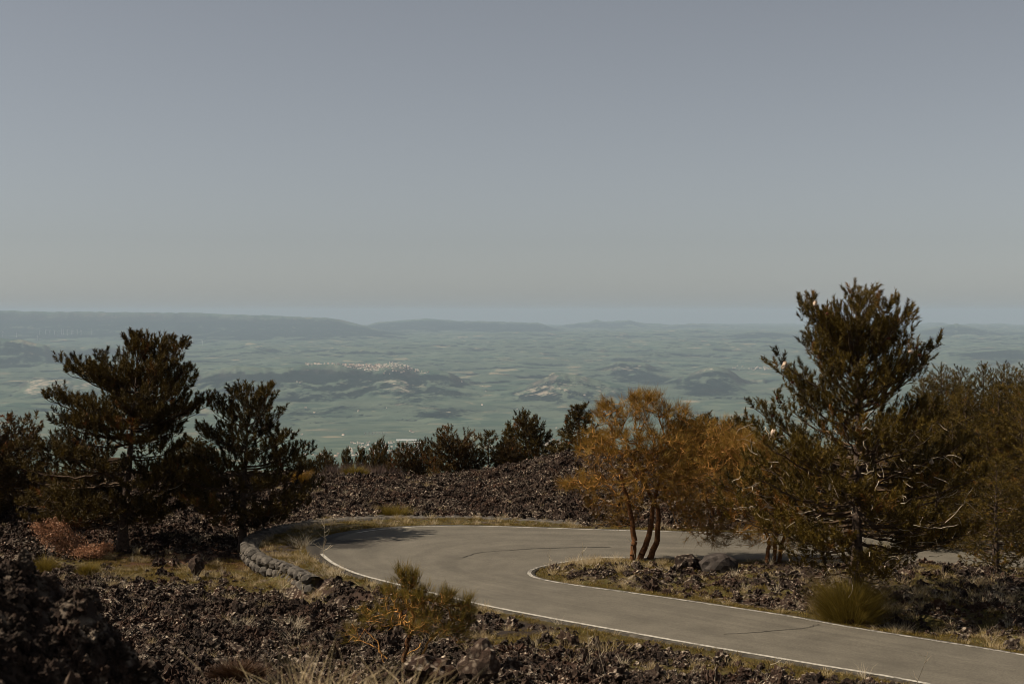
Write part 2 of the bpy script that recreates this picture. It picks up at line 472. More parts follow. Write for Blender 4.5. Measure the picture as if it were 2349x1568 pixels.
# distance to the road
poly = np.vstack([edge_o[::3], edge_i[::-1][::3]])
def seg_dist(x, y, line):
    a, b = line[:-1], line[1:]; best = np.full(len(x), 1e9)
    for i in range(len(a)):
        d = b[i] - a[i]; L2 = d @ d + 1e-12
        t = np.clip(((x - a[i, 0]) * d[0] + (y - a[i, 1]) * d[1]) / L2, 0, 1)
        best = np.minimum(best, (x - a[i, 0] - t * d[0]) ** 2 + (y - a[i, 1] - t * d[1]) ** 2)
    return np.sqrt(best)
def inside(x, y, pg):
    r = np.zeros(len(x), bool); n = len(pg)
    for i in range(n):
        x0, y0 = pg[i]; x1, y1 = pg[(i + 1) % n]
        if y0 == y1: continue
        c = (y0 > y) != (y1 > y)
        r ^= c & (x < (x1 - x0) * (y - y0) / (y1 - y0) + x0)
    return r
def road_dist(x, y):
    x = np.asarray(x, float).ravel(); y = np.asarray(y, float).ravel()
    d = np.full(len(x), 60.0)
    near = (x > -25) & (x < 45) & (y > 24) & (y < 90)
    xn, yn = x[near], y[near]
    dn = np.minimum(seg_dist(xn, yn, edge_o[::4]), seg_dist(xn, yn, edge_i[::4]))
    d[near] = np.where(inside(xn, yn, poly), -dn, dn)
    return d

# the low wall outside the bend
wall_line = resample(catmull([(-8.3, 58.6)] + [G(*p) for p in [(650, 1300), (600, 1283), (568, 1262), (566, 1247), (590, 1228), (660, 1209), (740, 1197), (870, 1188), (1000, 1186), (1130, 1188), (1230, 1193), (1335, 1200)]], 12), 300)

_a = int(np.argmin(np.linalg.norm(edge_o - wall_line[0], axis=1))); _b = int(np.argmin(np.linalg.norm(edge_o - wall_line[-1], axis=1)))
strip_poly = np.vstack([edge_o[_a:_b:4], edge_o[_b:_b + 1], wall_line[::-1][::5], wall_line[:1]])
def in_strip(x, y):
    r = np.zeros(len(x), bool); k = (x > -16) & (x < 8) & (y > 54) & (y < 80)
    r[k] = inside(x[k], y[k], strip_poly); return r

# ------------------------------------------------------------------ near ground
def ell(x, y, px, py, rx_, ry_, z=0.0):
    cx, cy = G(px, py, z); return np.exp(-(((x - cx) / rx_) ** 2 + ((y - cy) / ry_) ** 2))

def masks(x, y, d):
    """grass, litter, smooth ash: 0..1"""
    verge = sstep(1.5, 0.3, d) * (d > -0.5)
    grass = 0.85 * verge
    grass = np.maximum(grass, 0.9 * sstep(2.6, 1.2, d) * (d > 0) * sstep(3, 8, x) * sstep(52, 48, y))
    grass = np.maximum(grass, 0.95 * ell(x, y, 1360, 1290, 4.2, 1.6))
    grass = np.maximum(grass, 0.80 * ell(x, y, 1560, 1303, 4.5, 1.6))
    grass = np.maximum(grass, 0.9 * ell(x, y, 430, 1290, 3.6, 3.6))
    for (mx, my, m1, m2) in ((260, 1275, 3.2, 2.2), (350, 1300, 3.0, 2.2), (480, 1318, 3.0, 2.4), (560, 1335, 2.6, 1.8), (520, 1285, 2.2, 2.2)):
        grass = np.maximum(grass, 0.95 * ell(x, y, mx, my, m1, m2, -0.5))
    grass = np.maximum(grass, 0.8 * ell(x, y, 640, 1345, 2.4, 1.4))
    grass = np.maximum(grass, 0.95 * ell(x, y, 1330, 1470, 5.0, 2.1))
    grass = np.maximum(grass, 0.95 * ell(x, y, 1750, 1540, 5.5, 1.5))
    grass = np.maximum(grass, 0.65 * ell(x, y, 2150, 1350, 3.0, 2.0))
    grass = np.maximum(grass, 0.85 * ell(x, y, 650, 1240, 2.2, 5.5))
    grass = np.maximum(grass, 0.6 * ell(x, y, 830, 1195, 4.0, 1.6))
    isl = inside(x, y, edge_i[::6]) & (y > 44)
    grass = np.where(isl, np.maximum(grass, 0.42 + 0.75 * fbm(x * 0.45, y * 0.45, 83, 3)), grass)
    sp = in_strip(x, y)
    grass = np.where(sp, np.maximum(grass, 0.62 + 0.5 * fbm(x * 0.7, y * 0.7, 77, 3)), grass)
    litter = np.maximum(0.95 * ell(x, y, 470, 1247, 5.5, 3.2), 0.8 * ell(x, y, 1960, 1395, 1.8, 1.6))
    litter = np.maximum(litter, 0.6 * ell(x, y, 1760, 1290, 5, 1.5))
    ash = np.maximum(0.75 * ell(x, y, 640, 1262, 1.2, 4), 0.85 * ell(x, y, 1150, 1440, 2.6, 2.0))
    return np.clip(grass, 0, 1), np.clip(litter, 0, 1), np.clip(ash, 0, 1)

def ground_parts(x, y):
    x = np.asarray(x, float).ravel(); y = np.asarray(y, float).ravel()
    d = road_dist(x, y)
    g, l, a = masks(x, y, d)
    ye = y + 0.55 * np.maximum(0, x + 1) - 0.02 * np.abs(np.minimum(0, x))
    bank = np.interp(ye, [0, 6, 13, 20, 27, 34, 41, 47, 51, 60], [8.4, 7.9, 6.3, 4.6, 3.2, 1.75, 0.75, 0.15, -0.05, -0.05])
    z = bank
    # lava mound close to the viewer at the lower left
    cx = np.interp(y, [8, 14, 20], [-4.6, -4.7, -6.0])
    mound = np.exp(-((y - 12.5) / 3.0) ** 2) * sstep(-2.0, -4.6, x) * 2.35
    z = z + mound
    # rolling of the field
    z = z + 0.35 * fbm(x * 0.09, y * 0.09, 31, 3) * sstep(100, 84, y)
    # left field lies a little lower outside the wall
    sp = in_strip(x, y)
    z = np.where(sp, 0.06 * fbm(x * 0.5, y * 0.5, 79, 2), z)
    z = z - 0.75 * np.maximum((~sp) * sstep(1.3, 2.6, d) * sstep(-3.5, -6.5, x) * sstep(52, 56.5, y) * sstep(76, 70, y), sstep(-11, -14, x) * sstep(54, 62, y) * sstep(84, 74, y) * 0.7)
    # far field: gently up to a crest, then down the flank
    pxl = CX + F * x / np.maximum(y, 1)
    tgt = np.interp(pxl, [0, 500, 690, 800, 1000, 1100, 1200, 1280, 1400, 1700, 2100, 2349], [-0.6, -0.5, -0.45, -0.65, -0.65, -0.3, 0.25, 0.9, 1.1, 1.0, 1.2, 1.5])
    z = z + tgt * sstep(76, 99, y) - np.maximum(0, y - 102) * 0.26
    # lava inside the bend
    z = z + 0.45 * ell(x, y, 2130, 1330, 4.5, 2.4) - 0.55 * ell(x, y, 2260, 1425, 4.0, 1.2) + 0.25 * ell(x, y, 1530, 1335, 3, 0.8)
    z = z + 0.35 * ell(x, y, 120, 1330, 6, 2.5) + 0.35 * ell(x, y, 560, 1400, 4, 2)
    lava = np.where(sp, 0.0, np.clip(1 - g - 0.8 * l - 0.9 * a, 0.06, 1) * sstep(0.1, 2.0, d))
    rough = 0.34 * (ridged(x * 0.55, y * 0.55, 41, 3) - 0.55) + 0.30 * fbm(x * 1.3, y * 1.3, 47, 3) + 0.20 * fbm(x * 3.4, y * 3.4, 53, 3)
    z = z + rough * lava + 0.03 * fbm(x * 2, y * 2, 61, 3)
    k = sstep(0.0, 2.0, d)
    z = np.where(d > 0, -0.045 * (1 - k) + z * k, -0.045 + 0.35 * np.maximum(d, -0.6))
    return z, d, g, l, a
def ground_z(x, y):
    return ground_parts(x, y)[0]
def gz(x, y):
    return float(ground_z(np.array([x]), np.array([y]))[0])

def sheet(cols, rows, fn):
    U, D = np.meshgrid(cols, rows)            # U = x / y, D = y
    x = (U * D).ravel(); y = D.ravel()
    nr, nc = len(rows), len(cols)
    ii = np.arange(nr * nc).reshape(nr, nc)
    q = np.stack([ii[:-1, :-1], ii[:-1, 1:], ii[1:, 1:], ii[1:, :-1]], -1).reshape(-1, 4)
    return x, y, q

cols = np.r_[np.linspace(-1.2, -0.43, 20, endpoint=False), np.linspace(-0.43, 0.43, 520), np.linspace(0.43, 1.2, 21)[1:]]
rows = np.exp(np.r_[np.linspace(math.log(4), math.log(30), 150, endpoint=False), np.linspace(math.log(30), math.log(122), 420)])
x, y, q = sheet(cols, rows, None)
z, d, g, l, a = ground_parts(x, y)
gnd = link('ground', mesh_np('ground', np.c_[x, y, z], q, M['ground'], False, {'cover': np.c_[g, l, a]}))
tag(gnd, 'dark brown lava field with patches of dry turf', kind='structure')

# ------------------------------------------------------------------ far country
def far_base(D):
    """height of the valley floor relative to the eye, by distance"""
    k = np.log(np.maximum(D, 50))
    return np.interp(k, np.log([118, 300, 1000, 3000, 6000, 9000, 12000, 16800, 20200, 25000, 32000, 42000, 62000, 89000, 120000]),
                     [-13.5, -60, -190, -480, -780, -1010, -1240, -1440, -1490, -1420, -1290, -1090, -880, -830, -1050])

RIDGES = [  # crest points (column, row), distance of the crest, depth in front, depth behind, cliff share, wood, bare
    dict(p=[(380, 905), (430, 866), (480, 850), (540, 838), (600, 840), (640, 844), (700, 834), (760, 833), (860, 837), (900, 831), (930, 836), (962, 850), (985, 846), (1030, 852), (1060, 868), (1110, 888), (1200, 905), (1290, 930)], D=27000, wf=8600, wb=2600, cl=0.34, wood=0.52, bare=0.28, sp=1.2, end=0.06),
    dict(p=[(1090, 905), (1180, 892), (1240, 868), (1275, 853), (1300, 855), (1345, 862), (1420, 880), (1500, 905)], D=24500, wf=3600, wb=1800, cl=0.10, wood=0.3, bare=0.34, sp=0.8),
    dict(p=[(1300, 870), (1370, 842), (1420, 826), (1480, 832), (1530, 850), (1600, 870)], D=31000, wf=3600, wb=2200, cl=0.12, wood=0.4, bare=0.28, sp=0.8),
    dict(p=[(1490, 888), (1570, 860), (1620, 842), (1645, 838), (1672, 846), (1720, 880), (1760, 900)], D=27500, wf=4200, wb=2000, cl=0.18, wood=0.5, bare=0.2, sp=0.7),
    dict(p=[(1330, 838), (1400, 815), (1500, 808), (1580, 820), (1640, 830)], D=38000, wf=3000, wb=3000, cl=0.1, wood=0.45, bare=0.15, sp=0.5),
    dict(p=[(1440, 812), (1520, 790), (1580, 782), (1640, 792), (1730, 808)], D=46000, wf=3500, wb=3000, cl=0.12, wood=0.35, bare=0.3, sp=0.5),
    dict(p=[(1560, 800), (1660, 770), (1730, 757), (1800, 763), (1900, 785), (2000, 800)], D=56000, wf=6000, wb=5000, cl=0.1, wood=0.45, bare=0.1, sp=0.5),
    dict(p=[(2030, 775), (2100, 760), (2150, 748), (2195, 741), (2240, 752), (2300, 763), (2420, 768), (2700, 772)], D=60000, wf=8000, wb=6000, cl=0.05, wood=0.4, bare=0.05, sp=0.4),
    dict(p=[(2000, 840), (2150, 815), (2300, 800), (2420, 792), (2700, 800)], D=38000, wf=6000, wb=5000, cl=0.05, wood=0.4, bare=0.08, sp=0.5),
    dict(p=[(-900, 706), (-300, 707), (0, 711), (120, 714), (300, 715), (460, 717), (620, 723), (780, 729), (880, 734), (960, 736)], D=60000, wf=11000, wb=9000, cl=0.30, wood=0.5, bare=0.05, sp=0.5),
    dict(p=[(800, 742), (900, 736), (975, 729), (1050, 735), (1120, 736), (1200, 739), (1300, 742)], D=72000, wf=9000, wb=9000, cl=0.15, wood=0.4, bare=0.05, sp=0.4),
    dict(p=[(1230, 748), (1300, 741), (1350, 738), (1366, 733), (1390, 737), (1440, 733), (1468, 739), (1510, 748), (1560, 745), (1600, 744), (1650, 750), (1760, 752), (1900, 748), (2020, 752)], D=84000, wf=9000, wb=9000, cl=0.35, wood=0.4, bare=0.05, sp=0.3),
    dict(p=[(-500, 770), (-80, 772), (0, 774), (50, 778), (110, 793), (170, 812), (260, 830)], D=36000, wf=5000, wb=4000, cl=0.06, wood=0.35, bare=0.04, sp=0.5),
    dict(p=[(175, 805), (200, 793), (228, 788), (255, 792), (285, 806)], D=40000, wf=1600, wb=1600, cl=0.3, wood=0.7, bare=0.3, sp=0.3),
    dict(p=[(20, 880), (90, 868), (180, 872), (260, 890), (330, 905)], D=26000, wf=2500, wb=2000, cl=0.05, wood=0.3, bare=0.5, sp=0.6),
    dict(p=[(700, 1018), (740, 1010), (800, 1006), (850, 1004), (900, 1010)], D=15800, wf=500, wb=500, cl=0.1, wood=0.9, bare=0.0, sp=0.2),
]

def far_parts(px, D):
    px = np.asarray(px, float).ravel(); D = np.asarray(D, float).ravel()
    X = (px - CX) / F * D
    xk, yk = X / 1000.0, D / 1000.0
    hb = far_base(D)
    fade = sstep(3000, 9000, D)
    grow = np.clip(D / 30000.0, 0.4, 1.6)
    roll = 80 * fbm(xk * 0.16, yk * 0.16, 101, 4) + 110 * (ridged(xk * 0.40, yk * 0.30, 111, 5) - 0.5)
    hills_patch = sstep(-0.05, 0.35, fbm(xk * 0.09 + 3, yk * 0.09, 121, 3))
    roll = roll + hills_patch * 230 * np.maximum(0, ridged(xk * 0.27, yk * 0.27, 131, 4) - 0.45)
    h = hb + roll * fade * grow * np.interp(D, [9000, 14000, 22000], [0.25, 0.35, 1.0])
    wood = 0.16 + 0.30 * fbm(xk * 0.5, yk * 0.5, 141, 3); bare = 0.06 + 0.20 * fbm(xk * 0.35, yk * 0.35, 151, 3)
    for i, r in enumerate(RIDGES):
        cp = np.array(r['p'], float)
        lo, hi = cp[0, 0], cp[-1, 0]
        m = (px > lo) & (px < hi) & (D > r['D'] - r['wf'] * 1.3) & (D < r['D'] + r['wb'] * 1.3)
        if not m.any(): continue
        p_, D_, x_, y_ = px[m], D[m], xk[m], yk[m]
        Dc = r['D'] * (1 + 0.010 * fbm(p_ * 0.012, p_ * 0 + i, 200 + i, 3))
        row = np.interp(p_, cp[:, 0], cp[:, 1]) + 2.2 * fbm(p_ * 0.045, p_ * 0, 230 + i, 4)
        hc = -(row - CY) / F * Dc
        ef = r.get('end', 0.14); end = sstep(lo, lo + ef * (hi - lo), p_) * sstep(hi, hi - ef * (hi - lo), p_)
        if lo < -100: end = sstep(hi, hi - 0.12 * (hi - lo), p_)
        if hi > 2500: end = sstep(lo, lo + 0.12 * (hi - lo), p_)
        spur = fbm(x_ * 0.75, y_ * 0.30, 300 + i, 4); gul = ridged(x_ * 1.3, y_ * 0.6, 320 + i, 4) - 0.55
        tf = np.clip((Dc - D_) / r['wf'] * (1 + 0.55 * r['sp'] * spur) , 0, 1)
        tb = np.clip((D_ - Dc) / r['wb'], 0, 1)
        c = r['cl']
        front = c * (1 - sstep(0.02, 0.10, tf)) + (1 - c) * (1 - tf) ** 1.9
        prof = np.where(D_ < Dc, front, (1 - tb) ** 1.4) * end
        top = hc - hb[m]
        hr = hb[m] + top * prof + 0.42 * np.abs(top) * r['sp'] * (0.9 * gul + 0.6 * spur) * prof * sstep(0.03, 0.3, tf) * (D_ < Dc)
        up = np.where(prof > 0.02, hr - h[m], -1)
        b = sstep(0, 60, up)
        h[m] = np.maximum(h[m], np.where(prof > 0.02, hr, h[m]))
        fw = np.where(D_ < Dc, 1.0, 0.6) * b
        wood[m] = wood[m] * (1 - fw) + fw * (r['wood'] + (0.30 if r['D'] > 30000 else 0.08) + 0.5 * fbm(x_ * 0.9, y_ * 0.5, 340 + i, 4))
        bare[m] = bare[m] * (1 - fw) + fw * (r['bare'] * 0.9 + 0.55 * fbm(x_ * 0.8 + 7, y_ * 0.45, 360 + i, 4))
    return h, np.clip(wood, 0, 1), np.clip(bare, 0, 1)

cols = np.r_[np.linspace(-1.6, -0.42, 40, endpoint=False), np.linspace(-0.42, 0.42, 620), np.linspace(0.42, 1.6, 41)[1:]]
rows = np.exp(np.r_[np.linspace(math.log(112), math.log(8500), 40, endpoint=False), np.linspace(math.log(8500), math.log(118000), 360)])
x, y, q = sheet(cols, rows, None)
h, wd, br = far_parts(CX + F * x / y, y)
h = np.where(y < 119, np.minimum(h, -20.0), h)
H2 = h.reshape(len(rows), len(cols)); Y2 = y.reshape(H2.shape); X2 = x.reshape(H2.shape)
dzy = np.gradient(H2, axis=0) / np.gradient(Y2, axis=0); dzx = np.gradient(H2, axis=1) / np.gradient(X2, axis=1)
slope = np.sqrt(dzy ** 2 + dzx ** 2).ravel()
steep = sstep(0.26, 0.50, slope)
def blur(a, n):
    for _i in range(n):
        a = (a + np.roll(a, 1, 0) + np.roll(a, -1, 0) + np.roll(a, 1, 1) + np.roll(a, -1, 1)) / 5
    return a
for n_, g_ in ((3, 0.030), (14, 0.016)):      # scrub in gullies, barer spurs; relief shade put into the land colours
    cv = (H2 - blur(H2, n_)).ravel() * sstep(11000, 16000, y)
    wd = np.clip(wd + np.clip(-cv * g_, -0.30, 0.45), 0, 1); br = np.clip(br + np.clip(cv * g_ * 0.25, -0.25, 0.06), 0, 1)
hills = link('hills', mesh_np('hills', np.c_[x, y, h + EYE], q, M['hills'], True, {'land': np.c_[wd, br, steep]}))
tag(hills, 'green valley and hazy hills running to the horizon', kind='structure')

DS = np.exp(np.linspace(math.log(7000), math.log(110000), 650))
def hit(px, py):
    """the far ground that shows at a picture point"""
    hh = far_parts(np.full(len(DS), px), DS)[0]
    rowv = CY - F * hh / DS
    k = np.argmax(rowv <= py)
    if rowv[k] > py: k = len(DS) - 1
    return ((px - CX) / F * DS[k], DS[k], hh[k] + EYE)

# ------------------------------------------------------------------ haze
def box(name, lo, hi):
    v = [(a, b, c) for c in (lo[2], hi[2]) for b in (lo[1], hi[1]) for a in (lo[0], hi[0])]
    f = np.array([(0, 2, 3, 1), (4, 5, 7, 6), (0, 1, 5, 4), (2, 6, 7, 3), (0, 4, 6, 2), (1, 3, 7, 5)])
    return mesh_np(name, v, f)
hm = bpy.data.materials.new('haze'); hm.use_nodes = True
for n in list(hm.node_tree.nodes): hm.node_tree.nodes.remove(n)
ho = hm.node_tree.nodes.new('ShaderNodeOutputMaterial'); hv = hm.node_tree.nodes.new('ShaderNodeVolumePrincipled')
hv.inputs['Color'].default_value = (0.51, 0.635, 0.745, 1)
hv.inputs['Density'].default_value = 1.6e-5
hv.inputs['Anisotropy'].default_value = 0.0
hm.node_tree.links.new(hv.outputs[0], ho.inputs['Volume'])
hz = box('haze', (-200000, -3000, -1700), (200000, 122000, 330))
hz.materials.append(hm)
haze = link('haze', hz); tag(haze, 'pale haze in the air over the valley', kind='stuff')
#@@PART2
# ------------------------------------------------------------------ plants: generators
def norm(a):
    return a / (np.linalg.norm(a, axis=-1, keepdims=True) + 1e-9)

def tube_segments(A, B, ra, rb, sides=5):
    """one short tapered tube for every pair of points"""
    A = np.asarray(A, float); B = np.asarray(B, float); n = len(A)
    d = norm(B - A)
    ref = np.where(np.abs(d[:, 2:3]) < 0.9, np.array([[0, 0, 1.0]]), np.array([[1.0, 0, 0]]))
    u = norm(np.cross(d, ref)); v = np.cross(d, u)
    an = np.arange(sides) * 2 * math.pi / sides
    ring = np.cos(an)[None, :, None] * u[:, None, :] + np.sin(an)[None, :, None] * v[:, None, :]
    va = A[:, None, :] + ring * np.asarray(ra)[:, None, None]
    vb = B[:, None, :] + ring * np.asarray(rb)[:, None, None]
    V = np.concatenate([va, vb], 1).reshape(-1, 3)
    o = (np.arange(n) * 2 * sides)[:, None, None]
    k = np.arange(sides); k2 = (k + 1) % sides
    f = np.stack([k, k2, k2 + sides, k + sides], -1)[None] + o
    return V, f.reshape(-1, 4)

def tube_line(p, r, sides=8):
    p = np.asarray(p, float); n = len(p)
    t = norm(np.gradient(p, axis=0))
    ref = np.array([0.0, 1.0, 0.0])
    u = norm(np.cross(t, ref)); v = np.cross(t, u)
    an = np.arange(sides) * 2 * math.pi / sides
    V = (p[:, None, :] + (np.cos(an)[None, :, None] * u[:, None, :] + np.sin(an)[None, :, None] * v[:, None, :]) * np.asarray(r)[:, None, None]).reshape(-1, 3)
    k = np.arange(sides); k2 = (k + 1) % sides
    f = (np.stack([k, k2, k2 + sides, k + sides], -1)[None] + (np.arange(n - 1) * sides)[:, None, None]).reshape(-1, 4)
    return V, f

def needles(rng, pos, dirs, length, K, nl, nw, tint):
    """bottle-brush shoots: K slim triangles round every axis"""
    n = len(pos)
    ref = np.where(np.abs(dirs[:, 2:3]) < 0.9, np.array([[0, 0, 1.0]]), np.array([[1.0, 0, 0]]))
    u = norm(np.cross(dirs, ref)); v = np.cross(dirs, u)
    s = rng.uniform(0.0, 1.0, (n, K)); ph = rng.uniform(0, 2 * math.pi, (n, K))
    al = np.radians(66 - 34 * s + rng.uniform(-12, 12, (n, K)))
    rad = np.cos(ph)[..., None] * u[:, None] + np.sin(ph)[..., None] * v[:, None]
    nd = dirs[:, None] * np.cos(al)[..., None] + rad * np.sin(al)[..., None]
    base = pos[:, None] + dirs[:, None] * (s * length[:, None])[..., None]
    L = nl * rng.uniform(0.7, 1.2, (n, K))
    side = norm(np.cross(nd, rng.normal(size=(n, K, 3)))) * nw * 0.5
    V = np.stack([base - side, base + side, base + nd * L[..., None]], 2).reshape(-1, 3)
    f = np.arange(n * K * 3).reshape(-1, 3)
    return V, f, np.repeat(tint, K * 3)

def lumpy(name, r, seed, mat, amp=0.35, freq=1.6, sub=2, squash=(1, 1, 1), flat=True):
    import bmesh
    bm = bmesh.new(); bmesh.ops.create_icosphere(bm, subdivisions=sub, radius=1.0)
    off = Vector((seed * 3.7, seed * 1.3, -seed * 2.1))
    for v in bm.verts:
        c = v.co.copy()
        k = 1 + amp * mnoise.noise(c * freq + off) + amp * 0.7 * mnoise.noise(c * freq * 2.3 + off) + amp * 0.45 * mnoise.noise(c * freq * 5.1 + off)
        v.co = Vector((c.x * squash[0], c.y * squash[1], c.z * squash[2])) * k * r
    me = bpy.data.meshes.new(name); bm.to_mesh(me); bm.free()
    for p in me.polygons: p.use_smooth = not flat
    me.materials.append(mat)
    return me

def pine_meshes(seed, H, prof, r0, n_limb, K=30, nl=0.13, nw=0.014, lean=(0, 0), clear=0.12, dead=120, mat='pine', sec_gap=0.30, shoot_gap=0.17, shoot_len=0.26, top_up=0.9, low_up=0.02, plates=None, depth=0.95, layers=None, widen=1.0, upr=0.85, rndm=0.30):
    """prof: (height, reach to the left, reach to the right). Limbs carry side twigs that end in upright needle shoots."""
    rng = np.random.default_rng(seed)
    prof = np.array(sorted(prof), float)
    zz = np.linspace(0, 1, 26)
    tx = lean[0] * zz ** 1.3 + 0.05 * H * 0.1 * np.sin(zz * 5 + seed); ty = lean[1] * zz + 0.03 * np.sin(zz * 6 + 2 * seed)
    trunk_p = np.c_[tx, ty, zz * H * 0.975 - 0.15 * (zz == 0)]
    tr = r0 * (1 - zz) ** 1.15 + 0.012; tr[0] *= 1.35; tr[1] *= 1.12
    tr = tr * (1 + 0.05 * rng.normal(size=len(tr)))
    tv, tf = tube_line(trunk_p, tr, 10)
    def tpos(z):
        t = np.clip(z / (H * 0.975), 0, 1); return np.array([np.interp(t, zz, tx), np.interp(t, zz, ty), z])
    def reach(z, ph):
        L = np.interp(z, prof[:, 0], prof[:, 1]); Rr = np.interp(z, prof[:, 0], prof[:, 2])
        c, s = math.cos(ph), math.sin(ph)
        dep = depth * 0.5 * (L + Rr)
        w_ = abs(c) ** 0.7
        return widen * ((Rr if c > 0 else L) * w_ + dep * (1 - w_))
    sA, sB, sra, srb = [], [], [], []
    SP, SD, SL, ST = [], [], [], []
    dA, dB, dra, drb = [], [], [], []
    zlo, zhi = prof[0, 0], H * 0.985
    ph = rng.uniform(0, 6.28)
    if plates is None:
        tips = zlo + (zhi - zlo) * (np.arange(n_limb) + 0.5) / n_limb
        tips = tips + rng.normal(size=n_limb) * 0.10
        if layers is not None:
            ly = np.array(layers); tips = ly[np.arange(n_limb) % len(ly)] + rng.normal(size=n_limb) * 0.09
        lst = []
        for z in tips:
            ph += 2.399 + rng.normal() * 0.25
            lst.append((z, ph, reach(z, ph) * rng.uniform(0.78, 1.08)))
    else:
        lst = plates
    for (z, ph, ext) in lst:
        t = (z - zlo) / (zhi - zlo)
        if ext < 0.12: ext = 0.12
        upk = low_up + (top_up - low_up) * max(0, t) ** 1.6
        z0 = max(clear * H * 0.6, z - upk * ext - 0.05)
        z0 = min(z0, H * 0.95)
        a = tpos(z0)
        b = np.array([a[0] * 0 + np.interp(z / H, zz, tx) + ext * math.cos(ph), ext * math.sin(ph) + a[1], z])
        ns = max(4, int(ext / 0.25))
        s = np.linspace(0, 1, ns + 1)
        sag = -0.10 * ext * np.sin(s * math.pi) * (1 - t)
        line = a[None] * (1 - s)[:, None] + b[None] * s[:, None]
        line[:, 2] = a[2] + (b[2] - a[2]) * s ** 1.35 + sag
        wob = rng.normal(size=(ns + 1, 3)) * 0.035 * ext ** 0.5; wob[0] = 0
        line = line + np.cumsum(wob, 0) * 0.5
        rl = 0.009 + (0.013 * ext ** 0.9 + 0.008) * (1 - s) ** 0.9
        sA.append(line[:-1]); sB.append(line[1:]); sra.append(rl[:-1]); srb.append(rl[1:])
        dirv = norm((b - a)[None])[0]; hx = norm(np.array([[dirv[0], dirv[1], 0]]))[0]
        lat = np.array([-hx[1], hx[0], 0])
        limb_t = np.clip(0.42 + 0.23 * rng.normal(), 0, 0.9)
        u = 0.12 if t > 0.8 else 0.32
        side = rng.choice([-1, 1])
        while u < 1.0:
            p = np.array([np.interp(u, s, line[:, i]) for i in range(3)])
            side = -side
            ang = math.radians(rng.uniform(32, 72)) * side
            ln = min((1 - u) * ext * 0.6 + 0.38, 1.25) * rng.uniform(0.55, 1.15)
            dd = hx * math.cos(ang) + lat * math.sin(ang); dd = np.array([dd[0], dd[1], rng.uniform(0.05, 0.55) + 0.35 * t])
            dd /= np.linalg.norm(dd)
            m = max(2, int(ln / 0.22)); q = np.linspace(0, 1, m + 1)
            tw = p[None] + dd[None] * (q * ln)[:, None] + np.array([[0, 0, 1]]) * (0.22 * ln * q ** 2)[:, None] + rng.normal(size=(m + 1, 3)) * 0.02
            tw[0] = p
            sA.append(tw[:-1]); sB.append(tw[1:]); sra.append(0.011 * (1 - 0.6 * q[:-1])); srb.append(0.011 * (1 - 0.6 * q[1:]))
            k = max(2, int(ln / shoot_gap))
            for w_ in np.linspace(0.35, 1.0, k):
                c = np.array([np.interp(w_, q, tw[:, i]) for i in range(3)])
                out = dd * 0.45 + np.array([0, 0, upr + 0.3 * t]) + rng.normal(size=3) * rndm
                SP.append(c); SD.append(out); SL.append(shoot_len * rng.uniform(0.7, 1.35)); ST.append(np.clip(limb_t + 0.16 * rng.normal(), 0, 1))
            u += sec_gap / max(ext, 0.4) * rng.uniform(0.7, 1.3)
        for kk in range(2):
            out = hx * 0.5 + np.array([0, 0, 0.9]) + rng.normal(size=3) * 0.3
            SP.append(line[-1]); SD.append(out); SL.append(shoot_len * rng.uniform(0.9, 1.6)); ST.append(limb_t)
    # leader shoots
    for kk in range(7):
        zt = H * rng.uniform(0.93, 0.975)
        SP.append(tpos(zt)); SD.append(np.array([0, 0, 1.0]) + rng.normal(size=3) * 0.35); SL.append(shoot_len * 1.4); ST.append(0.5)
    # bare grey twigs inside the lower crown
    for kk in range(dead):
        z = rng.uniform(max(0.10 * H, zlo * 0.8), 0.62 * H); ph2 = rng.uniform(0, 6.28); e = reach(max(z, zlo), ph2) * rng.uniform(0.25, 0.95)
        p = tpos(z) + np.array([math.cos(ph2) * e, math.sin(ph2) * e, rng.uniform(-0.3, 0.2)])
        dd = np.array([math.cos(ph2), math.sin(ph2), rng.uniform(-0.5, 0.5)]) + rng.normal(size=3) * 0.45
        ln = rng.uniform(0.25, 0.8); m = 4
        q = np.linspace(0, 1, m + 1)
        tw = p[None] + norm(dd[None]) * (q * ln)[:, None] + np.cumsum(rng.normal(size=(m + 1, 3)) * 0.045, 0)
        dA.append(tw[:-1]); dB.append(tw[1:]); dra.append(0.014 * (1 - 0.6 * q[:-1])); drb.append(0.014 * (1 - 0.6 * q[1:]))
    bv, bf = tube_segments(np.vstack(sA), np.vstack(sB), np.concatenate(sra), np.concatenate(srb), 4)
    SP = np.array(SP); SD = norm(np.array(SD)); SL = np.array(SL); ST = np.array(ST)
    nv, nf, nt = needles(rng, SP, SD, SL, K, nl, nw, ST)
    out = {'trunk': mesh_np('pine_trunk', tv, tf, M['bark'], True),
           'branchwork': mesh_np('pine_branchwork', bv, bf, M['limb'], False),
           'crown': mesh_np('pine_crown', nv, nf, M[mat], False, {'tint': nt})}
    if dead:
        dv, df = tube_segments(np.vstack(dA), np.vstack(dB), np.concatenate(dra), np.concatenate(drb), 3)
        out['dead_twigs'] = mesh_np('pine_dead_twigs', dv, df, M['dead'], False)
    return out, SP

def make_thing(name, meshes, loc, label, cat, group=None, rz=0.0, s=1.0):
    o = empty(name, loc, rz, s)
    for k, me in meshes.items():
        k = k[0] if isinstance(k, tuple) else k
        c = link(k, me, o)
        if k in ('crown', 'dead_twigs') or (k == 'branchwork' and name.startswith('broom')): c['kind'] = 'stuff'
    return tag(o, label, cat, group)

